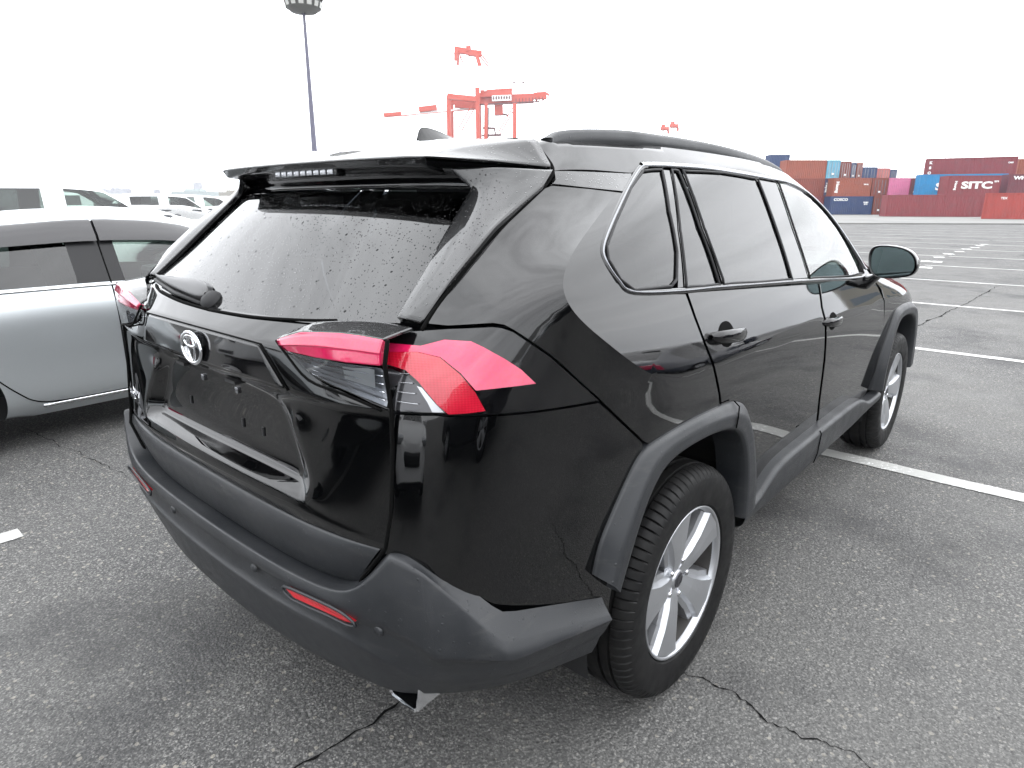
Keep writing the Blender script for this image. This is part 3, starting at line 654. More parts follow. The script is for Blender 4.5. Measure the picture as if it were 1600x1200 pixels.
# rear window, side fillets, spoiler
gl = [[(-.898,0,1.193),(-.890,-.25,1.199),(-.862,-.45,1.210),(-.797,-.612,1.216)],
      [(-.80,0,1.277),(-.79,-.25,1.280),(-.762,-.45,1.285),(-.708,-.590,1.287)],
      [(-.698,0,1.372),(-.689,-.25,1.376),(-.658,-.43,1.380),(-.600,-.566,1.385)],
      [(-.583,0,1.478),(-.573,-.22,1.478),(-.548,-.40,1.475),(-.503,-.548,1.472)]]
patch('rear_window', [list(reversed(r_)) for r_ in gl], 'rear_glass', B, 3, mirror=True, crease=[('r', 0, 1), ('c', 0, 1), ('r', 3, 1)])
dp = [[(-.792,-.606,1.218),(-.795,-.640,1.220),(-.784,-.668,1.214)],
      [(-.712,-.588,1.290),(-.722,-.635,1.294),(-.716,-.680,1.290)],
      [(-.606,-.566,1.388),(-.610,-.626,1.394),(-.588,-.683,1.392)],
      [(-.512,-.546,1.474),(-.490,-.615,1.482),(-.424,-.676,1.478)],
      [(-.530,-.490,1.522),(-.47,-.590,1.520),(-.374,-.662,1.514)]]
o = patch('rear_pillar_fillet', dp, WET, B, 3, thick=.012, crease=[('r', 0, 1), ('c', 0, .8), ('c', 2, .9)], mirror_copy=True)
sp = [[(-.56,0,1.530),(-.555,-.25,1.530),(-.53,-.40,1.527),(-.52,-.46,1.522)],
      [(-.622,0,1.538),(-.617,-.25,1.537),(-.597,-.41,1.534),(-.586,-.474,1.531)],
      [(-.636,0,1.549),(-.631,-.25,1.549),(-.612,-.42,1.548),(-.598,-.480,1.546)],
      [(-.52,0,1.583),(-.515,-.25,1.580),(-.49,-.47,1.572),(-.480,-.572,1.536)],
      [(-.392,0,1.609),(-.372,-.33,1.604),(-.350,-.595,1.591),(-.365,-.655,1.524)]]
patch('spoiler', sp, WET, B, 3, mirror=True, thick=.006, crease=[('r', 1, .9), ('r', 2, .9), ('c', 2, .55, 2, 4), ('c', 3, 1), ('r', 4, 1), ('r', 0, 1)])
su = [[(-.60,0,1.533),(-.595,-.25,1.532),(-.575,-.42,1.530),(-.52,-.545,1.524)],
      [(-.50,0,1.515),(-.50,-.25,1.515),(-.49,-.42,1.512),(-.47,-.56,1.505)],
      [(-.50,0,1.475),(-.50,-.25,1.475),(-.50,-.42,1.475),(-.46,-.58,1.475)],
      [(-.57,0,1.485),(-.56,-.22,1.485),(-.535,-.41,1.482),(-.49,-.56,1.478)]]
patch('spoiler_underside', su, 'black_gloss', B, 2, mirror=True)
bl = bmesh.new()
add_box(bl, (-.594, 0, 1.527), (.03, .30, .022), bevel=.004)
bm_obj('brake_lamp_housing', bl, 'black_gloss', B, angle=40)
for i in range(9):
    box_obj('brake_lamp_segment', (-.6105, -.128+i*.032, 1.5265), (.006, .025, .015), 'lamp_bowl', B, bevel=.002)
# gate part of the tail lamps
L0 = [(-.915,-.375,1.183),(-.885,-.447,1.211),(-.855,-.54,1.221),(-.832,-.60,1.222),(-.815,-.675,1.217)]
L1 = [(-.934,-.372,1.172),(-.929,-.46,1.198),(-.912,-.567,1.207),(-.900,-.62,1.207),(-.890,-.676,1.205)]
L2 = [(-.932,-.400,1.150),(-.930,-.50,1.152),(-.921,-.595,1.155),(-.912,-.63,1.156),(-.901,-.678,1.158)]
L3 = [(-.930,-.412,1.142),(-.926,-.475,1.104),(-.912,-.577,1.090),(-.905,-.62,1.083),(-.896,-.676,1.074)]
mid = lambda A_, B_, t, dx=0: [tuple(Vector(p).lerp(Vector(q), t)+Vector((dx, 0, 0))) for p, q in zip(A_, B_)]
patch('lamp_fairing', [L0, mid(L0, L1, .5, -.004), mid(L0, L1, .97, -.001)], WET, B, 3, crease=[('r', 0, 1), ('r', 2, 1), ('c', 0, 1), ('c', 4, 1)], thick=.004, mirror_copy=True)
patch('red_lens', [L1, mid(L1, L2, .12, -.003), mid(L1, L2, .5, -.006), mid(L1, L2, .55, -.004), L2], 'red_lens', B, 3, crease=[('r', 0, 1), ('r', 1, .8), ('r', 2, .8), ('r', 3, .8), ('r', 4, 1), ('c', 0, 1), ('c', 4, 1)], thick=.012, mirror_copy=True)
L2b = mid(L2, L3, .04)
patch('clear_lens', [L2b, mid(L2b, L3, .5, -.001), L3], 'lens_clear', B, 2, crease=[('r', 0, 1), ('r', 2, 1), ('c', 0, 1), ('c', 4, 1)], mirror_copy=True)
patch('lamp_reflector', [mid(L2b, L3, .02, .002), mid(L2b, L3, .45, .022), mid(L2b, L3, .98, .006)], 'lamp_bowl', B, 2, crease=[('r', 0, 1), ('r', 2, 1), ('c', 0, 1), ('c', 4, 1)], mirror_copy=True)
for t in (.22, .42, .62, .82):
    both_tubes('lens_rib', catmull(mid(L2b, L3, t, .004)[1 if t > .3 else 0:], 3), .0014, 'chrome', B, 6)
bz = [(-.912,-.570,1.148),(-.902,-.66,1.148),(-.902,-.66,1.112),(-.91,-.575,1.117)]
o = patch('reversing_lamp', [[bz[0], bz[1]], [bz[3], bz[2]]], 'white_mark', B, 0, mirror_copy=True)
both_tubes('lamp_seal', catmull([(-.934,-.368,1.168),(-.934,-.405,1.143),(-.930,-.475,1.100),(-.915,-.577,1.086),(-.900,-.672,1.070)], 4), .003, 'seam_black', B, 6)
# seams round the gate
both_tubes('gate_seam', line_on([(-.352,-.50,1.601),(-.346,-.60,1.592),(-.352,-.645,1.555),(-.362,-.658,1.522),(-.40,-.672,1.495),(-.47,-.677,1.455),(-.59,-.681,1.39),(-.70,-.680,1.30),(-.76,-.680,1.255),(-.805,-.683,1.215)], .0, 5), .0042, 'seam_black', B, 6)
ribs = catmull([(-.905,0,1.1915),(-.899,-.2,1.196),(-.878,-.38,1.206),(-.85,-.47,1.212)], 5)
both_tubes('gate_seam', ribs, .0035, 'seam_black', B, 6)
both_tubes('gate_edge_seam', [(-.886,-.6835,1.205),(-.896,-.6845,1.160),(-.888,-.6865,1.07),(-.890,-.6865,1.0),(-.895,-.6865,.93),(-.902,-.686,.86),(-.912,-.676,.785),(-.925,-.655,.75),(-.92,-.60,.69),(-.91,-.562,.635)], .0045, 'seam_black', B, 6)
both_tubes('ornament_seam', catmull([(-.951,0,1.158),(-.948,-.2,1.157),(-.941,-.31,1.154)], 4)+[Vector((-.9365,-.352,1.108)), Vector((-.932,-.392,1.062))], .0022, 'seam_black', B, 6)
# lower grey trim of the gate
tr = [[(-.925,0,.775),(-.925,-.22,.775),(-.92,-.44,.775),(-.91,-.56,.778),(-.890,-.657,.783)],
      [(-.951,0,.763),(-.950,-.22,.763),(-.943,-.44,.765),(-.931,-.56,.768),(-.912,-.657,.775)],
      [(-.962,0,.735),(-.961,-.22,.735),(-.954,-.43,.738),(-.940,-.55,.742),(-.918,-.640,.752)],
      [(-.946,0,.665),(-.945,-.21,.665),(-.940,-.38,.668),(-.930,-.50,.671),(-.911,-.583,.684)],
      [(-.935,0,.636),(-.934,-.20,.636),(-.929,-.36,.637),(-.917,-.48,.640),(-.900,-.558,.648)],
      [(-.90,0,.622),(-.90,-.20,.622),(-.90,-.36,.622),(-.89,-.48,.625),(-.88,-.555,.635)]]
patch('tailgate_trim', tr, 'grey_plastic', B, 3, mirror=True, crease=[('r', 0, 1), ('r', 1, .7), ('r', 4, .85), ('c', 4, .9), ('r', 5, 1)])
# ---------------------------------------------------------------- grey rear bumper
cb = [
 [(-.885,0,.630),(-.885,-.25,.630),(-.885,-.40,.631),(-.88,-.54,.636),(-.885,-.605,.690),(-.890,-.672,.790),(-.872,-.735,.785),(-.76,-.850,.635),(-.45,-.895,.535)],
 [(-.932,0,.632),(-.932,-.25,.634),(-.927,-.40,.636),(-.912,-.545,.642),(-.918,-.612,.690),(-.908,-.685,.792),(-.885,-.745,.780),(-.775,-.866,.612),(-.45,-.908,.512)],
 [(-.983,0,.638),(-.981,-.25,.642),(-.976,-.40,.646),(-.962,-.555,.652),(-.950,-.632,.690),(-.925,-.705,.780),(-.895,-.765,.760),(-.788,-.880,.592),(-.45,-.920,.498)],
 [(-.989,0,.622),(-.987,-.25,.626),(-.982,-.40,.630),(-.968,-.558,.636),(-.955,-.64,.652),(-.930,-.715,.690),(-.897,-.790,.665),(-.790,-.893,.570),(-.45,-.925,.490)],
 [(-.987,0,.605),(-.985,-.25,.609),(-.980,-.40,.614),(-.966,-.555,.620),(-.952,-.635,.624),(-.930,-.70,.624),(-.893,-.800,.578),(-.780,-.895,.550),(-.45,-.927,.487)],
 [(-.973,0,.590),(-.971,-.25,.594),(-.966,-.40,.598),(-.955,-.555,.602),(-.945,-.630,.600),(-.922,-.692,.598),(-.886,-.785,.555),(-.772,-.882,.530),(-.45,-.918,.470)],
 [(-.971,0,.545),(-.969,-.25,.550),(-.964,-.40,.558),(-.953,-.545,.568),(-.943,-.618,.560),(-.918,-.683,.538),(-.878,-.752,.485),(-.765,-.855,.465),(-.45,-.905,.440)],
 [(-.983,0,.530),(-.980,-.25,.535),(-.975,-.40,.543),(-.960,-.545,.550),(-.946,-.615,.542),(-.918,-.675,.515),(-.872,-.738,.462),(-.755,-.840,.445),(-.45,-.895,.425)],
 [(-.962,0,.440),(-.960,-.25,.447),(-.952,-.40,.455),(-.932,-.54,.458),(-.915,-.608,.450),(-.895,-.665,.445),(-.852,-.728,.430),(-.74,-.83,.425),(-.45,-.885,.395)],
 [(-.945,0,.378),(-.942,-.25,.386),(-.932,-.40,.397),(-.907,-.54,.396),(-.890,-.600,.392),(-.870,-.650,.390),(-.832,-.718,.405),(-.725,-.820,.405),(-.45,-.872,.365)],
 [(-.80,0,.36),(-.80,-.25,.365),(-.80,-.40,.37),(-.79,-.52,.37),(-.78,-.56,.37),(-.77,-.60,.37),(-.75,-.66,.38),(-.66,-.74,.385),(-.44,-.79,.355)],
]
patch('rear_bumper', cb, 'grey_plastic', B, 3, mirror=True, crease=[('r', 0, 1), ('r', 1, .5, 0, 4), ('r', 2, .92), ('r', 4, .95), ('r', 5, .6), ('r', 7, .75), ('r', 9, .8), ('c', 6, .8, 2, 5), ('c', 7, .85, 0, 4), ('c', 5, .6, 1, 4), ('c', 8, 1), ('r', 10, 1)])
# reflectors, sensors, exhaust
for s in (-1, 1):
    P_ = [(-.9875,s*.392,.6085),(-.986,s*.425,.616),(-.9735,s*.55,.6225),(-.968,s*.595,.620),(-.964,s*.612,.611),(-.966,s*.585,.604),(-.973,s*.53,.603),(-.9855,s*.42,.597)]
    P_ = [(x+.004, y, z-.004) for x, y, z in P_]
    V = [Vector(p) for p in P_]+[Vector(p)+Vector((.02, 0, 0)) for p in P_]; n = len(P_)
    F = [tuple(range(n)) if s > 0 else tuple(range(n))[::-1]]+[(i, (i+1) % n, n+(i+1) % n, n+i) for i in range(n)]
    mesh_obj('rear_reflector', V, F, 'reflector_red', B)
    bez = catmull([(x-.0015, s*.502+(y-s*.502)*1.12, .6065+(z-.6065)*1.55) for x, y, z in P_], 2, True)
    tube('reflector_bezel', bez, .0035, 'grey_plastic', B, 6, True)
for y, z, x in ((-.235, .592, -.9795), (.235, .592, -.9795), (-.665, .60, -.934), (.665, .60, -.934)):
    V, F = lathe([(0, -.002), (.009, -.002), (.011, 0), (.0125, .004)], 20)
    o = mesh_obj('parking_sensor', [(x-.002+a_, y+r_, z+b_) for r_, a_, b_ in V], F, 'grey_plastic', B, smooth=True)
# badge: three interlocking ovals on the ornament panel
def oval(cy, cz, ry, rz, r, x, name='emblem_ring'):
    P_ = [(x+.012*abs((cy+ry*math.cos(t)))*2*.0, cy+ry*math.cos(t), cz+rz*math.sin(t)) for t in [2*math.pi*i/40 for i in range(40)]]
    V, F = tube_data(P_, 1, 10, True); V = [Vector((x+(v.x-x)*r*.7, 0, 0))+Vector((0, P_[i//10][1]+(v.y-P_[i//10][1])*r, P_[i//10][2]+(v.z-P_[i//10][2])*r)) for i, v in enumerate(V)]
    return V, F
V, F = merge([oval(-.033, 1.107, .053, .0375, .0058, -.972), oval(-.033, 1.107, .0175, .0335, .0042, -.972), oval(-.033, 1.1235, .034, .0135, .0042, -.9725)])
V = [Vector(v)+Vector((.004, .016, 0)) for v in V]
mesh_obj('emblem', V, F, 'chrome', B, smooth=True)
V, F = lathe([(0, 0), (.045, 0), (.052, .004)], 40); mesh_obj('emblem_back', [(-.9685+a_, r_-.019, 1.107+b_*.72) for r_, a_, b_ in V], F, 'black_gloss', B, smooth=True)
for y in (-.094, .094):
    box_obj('plate_fixing', (-.903, y, 1.0), (.006, .014, .016), 'satin_chrome', B, bevel=.001)
box_obj('plate_lamp', (-.925, .14, 1.038), (.03, .05, .008), 'black_matte', B); box_obj('plate_lamp', (-.925, -.14, 1.038), (.03, .05, .008), 'black_matte', B)
for y in (-.20, .20, -.10): box_obj('plate_slot', (-.9005, y, .915), (.004, .008, .022), 'black_matte', B)
def text_obj(name, s, size, mat_, parent, M, ext=.001, bold=0, align='CENTER', spacing=1.0):
    cu = bpy.data.curves.new(name, 'FONT'); cu.body = s; cu.size = size; cu.extrude = ext; cu.align_x = align; cu.align_y = 'CENTER'; cu.offset = bold; cu.space_character = spacing
    cu.resolution_u = 3
    t_ = bpy.data.objects.new('tmp', cu); col.objects.link(t_); dg = bpy.context.evaluated_depsgraph_get()
    me = bpy.data.meshes.new_from_object(t_.evaluated_get(dg)); bpy.data.objects.remove(t_); me.materials.clear()
    me.transform(M); o = link(name, me, mat_, parent); return o
Mt = Matrix(((0, 0, -1, 0), (-1, 0, 0, 0), (0, 1, 0, 0), (0, 0, 0, 1)))
text_obj('model_lettering', 'RAV4', .042, 'chrome', B, Matrix.Translation((-.921, .60, .855)) @ Matrix.Rotation(R(-12), 4, 'Z') @ Mt, .002, .0012)
ex = []
def tip(s):
    prof_ = [(-.048, -.030), (-.040, -.036), (.040, -.036), (.048, -.030), (.048, .026), (.040, .032), (-.040, .032), (-.048, .026)]
    V = []; F = []; k = 8
    for x, sc_ in ((-.70, .9), (-.845, 1), (-.862, 1.03), (-.865, .98), (-.862, .86), (-.74, .88)):
        for a_, b_ in prof_: V.append((x+b_*.12, s*-.648+a_*sc_, (.400)+b_*sc_))
    for i in range(5):
        for j in range(k): F.append((i*k+j, i*k+(j+1) % k, (i+1)*k+(j+1) % k, (i+1)*k+j))
    bm = bmesh.new(); me = bpy.data.meshes.new('x'); me.from_pydata(V, [], F); bm.from_mesh(me); bmesh.ops.recalc_face_normals(bm, faces=bm.faces[:])
    bm_obj('exhaust_tip', bm, 'chrome', B, angle=35)
tip(1)
# ---------------------------------------------------------------- wiper, antenna, roof rails
def prism(name, top, h0, nrm, m, parent, bev=.002):
    bm = bmesh.new(); a_ = [bm.verts.new(p) for p in top]; f = bm.faces.new(a_); r_ = bmesh.ops.extrude_face_region(bm, geom=[f])
    vs = [e for e in r_['geom'] if isinstance(e, bmesh.types.BMVert)]; bmesh.ops.translate(bm, vec=Vector(nrm)*h0, verts=vs)
    bmesh.ops.recalc_face_normals(bm, faces=bm.faces[:])
    if bev: bmesh.ops.bevel(bm, geom=bm.edges[:], offset=bev, segments=2, affect='EDGES')
    return bm_obj(name, bm, m, parent, angle=40)
mat('wiper_black', (.012, .012, .013), .3)
wn = Vector((-.66, 0, .75)).normalized()
gp = lambda y, s: Vector((-.898+.098*s/.084*1.0, y, 1.193+s)) if False else None
def gpt(y, s):
    """point on the rear glass: y across, s height above its lower edge"""
    return Vector((-.893+1.165*s+.10*y*y, y, 1.194+s*1.0+.05*y*y))
wt = [(.452,.026,.016),(.40,.030,.022),(.32,.033,.027),(.24,.037,.032),(.17,.040,.036),(.115,.037,.037),(.075,.030,.034),(.055,.020,.028)]
wb_ = [(.455,.022),(.40,.017),(.32,.013),(.24,.010),(.17,.007),(.115,.005),(.075,.005),(.055,.008)]
wg = [[gpt(y, s)+wn*.006 for y, s in wb_], [gpt(y, s+.004)+wn*.020 for y, s in wb_], [gpt(a_[0], (a_[1]+b_[1])/2+.004)+wn*(.020+.5*(a_[2]-.02)) for a_, b_ in zip(wt, wb_)], [gpt(y, s)+wn*(h_*.62) for y, s, h_ in wt], [gpt(y, s+.006)+wn*.006 for y, s, h_ in wt]]
patch('wiper_arm', wg, 'wiper_black', B, 2, crease=[('r', 0, 1), ('r', 1, .5), ('r', 3, .6), ('r', 4, 1), ('c', 0, 1), ('c', 7, 1)])
tube('wiper_blade', [gpt(.45, .018)+wn*.008, gpt(.25, .006)+wn*.010, gpt(.06, 0)+wn*.008], .006, 'rubber', B, 6)
V, F = lathe([(0, .022), (.018, .020), (.026, .012), (.030, 0)], 24, 'z')
Mw = wn.to_track_quat('Z', 'Y').to_matrix().to_4x4(); Mw.translation = gpt(.038, .012)
mesh_obj('wiper_pivot', [Mw @ Vector(v) for v in V], F, 'black_matte', B, smooth=True)
fin = [[(-.205,-.001,1.628),(-.197,-.001,1.676),(-.165,-.001,1.679),(-.11,-.001,1.671),(-.06,-.001,1.658),(-.02,-.001,1.646)],
       [(-.203,-.012,1.628),(-.19,-.006,1.668),(-.16,-.006,1.670),(-.11,-.006,1.663),(-.06,-.006,1.653),(-.02,-.004,1.644)],
       [(-.205,-.028,1.622),(-.17,-.030,1.630),(-.14,-.032,1.634),(-.10,-.031,1.638),(-.04,-.025,1.640),(.0,-.006,1.642)]]
patch('antenna_fin', fin, PNT, B, 2, mirror=True)
rp = [(-.285,-.575,1.602),(-.235,-.575,1.615),(-.14,-.577,1.627),(0.05,-.578,1.639),(.27,-.578,1.642),(.55,-.576,1.642),(.85,-.574,1.634),(1.12,-.573,1.616),(1.30,-.574,1.590),(1.36,-.575,1.570)]
def rail(s):
    P_ = catmull(rp, 5); V = []; F = []
    for i, p in enumerate(P_):
        t = i/(len(P_)-1); hh = .007*min(1, 8*t+.25, 8*(1-t)+.25); base = .036
        pr_ = [(-.017, -hh-.0), (-.019, -hh*.2), (-.012, hh), (.008, hh*1.1), (.018, 0), (.016, -hh)]
        for a_, b_ in pr_: V.append((p.x, (p.y+a_)*s, p.z+b_-(base if b_ < -hh*.5 else 0)))
    for i in range(len(P_)-1):
        for j in range(6): F.append((i*6+j, i*6+(j+1) % 6, (i+1)*6+(j+1) % 6, (i+1)*6+j))
    F += [tuple(range(6)), tuple(range(len(V)-6, len(V)))]
    mesh_obj('roof_rail', V, F, 'grey_plastic', B, smooth=True)
rail(1); rail(-1)
# ---------------------------------------------------------------- wheel-arch mouldings and sill
AO = [(-.490,-.922,.615),(-.476,-.922,.687),(-.447,-.922,.735),(-.399,-.922,.808),(-.352,-.922,.868),(-.318,-.922,.888),(-.261,-.922,.898),(-.123,-.922,.905),(.062,-.922,.897),(.18,-.922,.885),(.262,-.922,.869),(.318,-.922,.835),(.375,-.922,.765),(.430,-.922,.645),(.459,-.922,.554),(.470,-.922,.47)]
AI = [(-.438,-.94,.560),(-.392,-.94,.652),(-.362,-.94,.708),(-.328,-.94,.762),(-.282,-.94,.805),(-.240,-.94,.826),(-.180,-.94,.836),(-.063,-.94,.838),(.067,-.94,.828),(.155,-.94,.811),(.222,-.94,.785),(.268,-.94,.735),(.300,-.94,.67),(.318,-.94,.60),(.328,-.94,.53),(.335,-.94,.45)]
def arch(dx, pro=0):
    cols_ = []; ao, ai = list(AO), list(AI)
    if dx: ao[0] = (-.50, -.922, .46); ai[0] = (-.435, -.94, .46); ao[1] = (-.49, -.922, .63); ai[1] = (-.42, -.94, .61)
    for p, q in zip(ao, ai):
        p = Vector(p); q = Vector(q); kx = 1 if not dx or p.x > 0 else .88; p.x = p.x*kx+dx; q.x = q.x*kx+dx
        l_, nn = ref_cast(Vector((p.x, -3, p.z)), Vector((0, 1, 0)))
        u = (q-p); u.y = 0; L_ = u.length; u.normalize(); yo = l_.y
        cols_.append([(p.x, yo+.012, p.z), (p.x+u.x*.002, yo-.008, p.z+u.z*.002), (p.x+u.x*.010, yo-.016, p.z+u.z*.010), (p.x+u.x*L_*.42, -.9425+pro, p.z+u.z*L_*.42), (p.x+u.x*(L_-.006), -.941+pro, p.z+u.z*(L_-.006)), (q.x+u.x*.002, -.932+pro, q.z+u.z*.002), (q.x+u.x*.012, -.84, q.z+u.z*.012)])
    grid = [[c[r_] for c in cols_] for r_ in range(7)]
    patch('wheel_arch_moulding', grid, 'grey_plastic', B, 2, crease=[('r', 0, 1), ('r', 1, .6), ('r', 2, .5), ('r', 3, .7), ('r', 4, .6), ('r', 5, .6), ('c', 0, 1), ('c', 15, 1)], mirror_copy=True)
arch(0); arch(2.69, .012)
both_tubes('moulding_seam', [(.198,-.918,.884),(.192,-.938,.872),(.175,-.9445,.842),(.168,-.944,.812)], .0022, 'seam_black', B, 6)
sx = [.40,.47,.54,.637,.737,.90,1.18,1.50,1.70,1.90,2.02,2.10,2.20,2.31]
st = [.445,.448,.455,.499,.520,.520,.518,.514,.512,.50,.45,.44,.44,.44]
grid = [[], [], [], [], [], []]
for x, z in zip(sx, st):
    grid[0].append((x, -.868, z+.006)); grid[1].append((x, -.912, z+.002)); grid[2].append((x, -.921, z-.010)); grid[3].append((x, -.916, max(z-.09, .385) if z > .48 else .40)); grid[4].append((x, -.905, .375 if z > .48 else .385)); grid[5].append((x, -.82, .34))
patch('sill_moulding', grid, 'grey_plastic', B, 2, crease=[('r', 0, 1), ('r', 1, .7), ('r', 2, .7), ('r', 4, .6), ('c', 0, 1), ('c', 13, 1)], mirror_copy=True)
both_tubes('moulding_seam', [(1.19,-.915,.520),(1.19,-.9225,.508),(1.19,-.9175,.42),(1.19,-.907,.372)], .0022, 'seam_black', B, 6)
# door handles
def handle(x0, x1, z0, z1, y):
    n = 14; V = []; F = []
    for i in range(n+1):
        t = i/n; x = x0+(x1-x0)*t; z = z0+(z1-z0)*t; bow = math.sin(math.pi*min(1, max(0, t)))**.45
        hh = .021*(.55+.45*bow) if 0 < i < n else .006; yy = y-.030*bow
        for j in range(10):
            a_ = 2*math.pi*j/10; V.append((x, yy+.009*math.cos(a_), z+hh*math.sin(a_)))
    for i in range(n):
        for j in range(10): F.append((i*10+j, i*10+(j+1) % 10, (i+1)*10+(j+1) % 10, (i+1)*10+j))
    o = mesh_obj('door_handle', V, F, PNT, B, smooth=True); mirror_obj(o, B)
    V, F = lathe([(0, .0), (.6, .0), (.9, .0), (1, -.003)], 28)
    cx, cz = (x0+x1)/2, (z0+z1)/2
    o = mesh_obj('handle_recess_shade', [(cx+v[0]*.058, ref_cast(Vector((cx+v[0]*.058, -3, cz+v[2]*.036)), Vector((0, 1, 0)))[0].y-.0012+v[1]*-.2, cz+v[2]*.036) for v in V], F, 'seam_black', B, smooth=True); mirror_obj(o, B)  # flat black disc on the door skin, painting the shade of a hollow
handle(.055, .275, 1.096, 1.078, -.890)
handle(1.125, 1.36, .990, .973, -.884)
# ---------------------------------------------------------------- mirrors
def mirror_unit():
    F_ = [(-.868,1.250),(-.90,1.268),(-.975,1.266),(-1.03,1.252),(-1.066,1.220),(-1.076,1.178),(-1.070,1.146),(-1.045,1.128),(-.975,1.115),(-.915,1.114),(-.884,1.140),(-.870,1.19)]
    cy, cz = -.972, 1.19
    def ring(s, x, sh=0): return [(x+ (abs(y-cy))*sh, cy+(y-cy)*s, cz+(z-cz)*s) for y, z in F_]
    rings = [ring(.90, 1.790), ring(.97, 1.778), ring(1.0, 1.785), ring(1.02, 1.81), ring(.98, 1.87), ring(.72, 1.93), ring(.30, 1.955)]
    V = [v for r_ in rings for v in r_]; n = 12; F = []
    for i in range(len(rings)-1):
        for j in range(n): F.append((i*n+j, (i+1)*n+j, (i+1)*n+(j+1) % n, i*n+(j+1) % n))
    F.append(tuple(range(len(V)-n, len(V))))
    me = bpy.data.meshes.new('mirror_housing'); me.from_pydata(V, [], F)
    finish_subsurf('mirror_housing', me, PNT, B, 2, 0, True)
    tl = lambda r_: [(1.784+(y-cy)*.10+(z-cz)*.05, y, z) for x, y, z in r_]
    gl_ = tl(ring(.90, 0)); gi = tl(ring(.45, 0))
    V = gl_+gi+[(1.784, cy, cz)]; F = [(j, (j+1) % n, n+(j+1) % n, n+j) for j in range(n)]+[(n+j, n+(j+1) % n, 2*n) for j in range(n)]
    F = [tuple(reversed(f)) for f in F]
    Rm = Matrix.Rotation(R(3), 3, 'Z')
    me = bpy.data.meshes.new('mirror_glass'); me.from_pydata(V, [], F); finish_subsurf('mirror_glass', me, 'mirror_tint', B, 2, 0, True)
    arm = [(1.87,-.845,1.080),(1.865,-.865,1.085),(1.86,-.885,1.095),(1.85,-.905,1.115),(1.84,-.93,1.145)]
    V = []; F = []
    P_ = catmull(arm, 3)
    for i, p in enumerate(P_):
        t = i/(len(P_)-1); a1 = .060-.012*t; b1 = .040-.006*t
        for j in range(12):
            an = 2*math.pi*j/12; V.append((p.x+a1*math.cos(an), p.y-.2*b1*math.sin(an), p.z+b1*math.sin(an)))
    for i in range(len(P_)-1):
        for j in range(12): F.append((i*12+j, i*12+(j+1) % 12, (i+1)*12+(j+1) % 12, (i+1)*12+j))
    o = mesh_obj('mirror_arm', V, F, 'black_gloss', B, smooth=True); mirror_obj(o, B)
mat('mirror_tint', (.16, .21, .215), .02, 1)
mirror_unit()
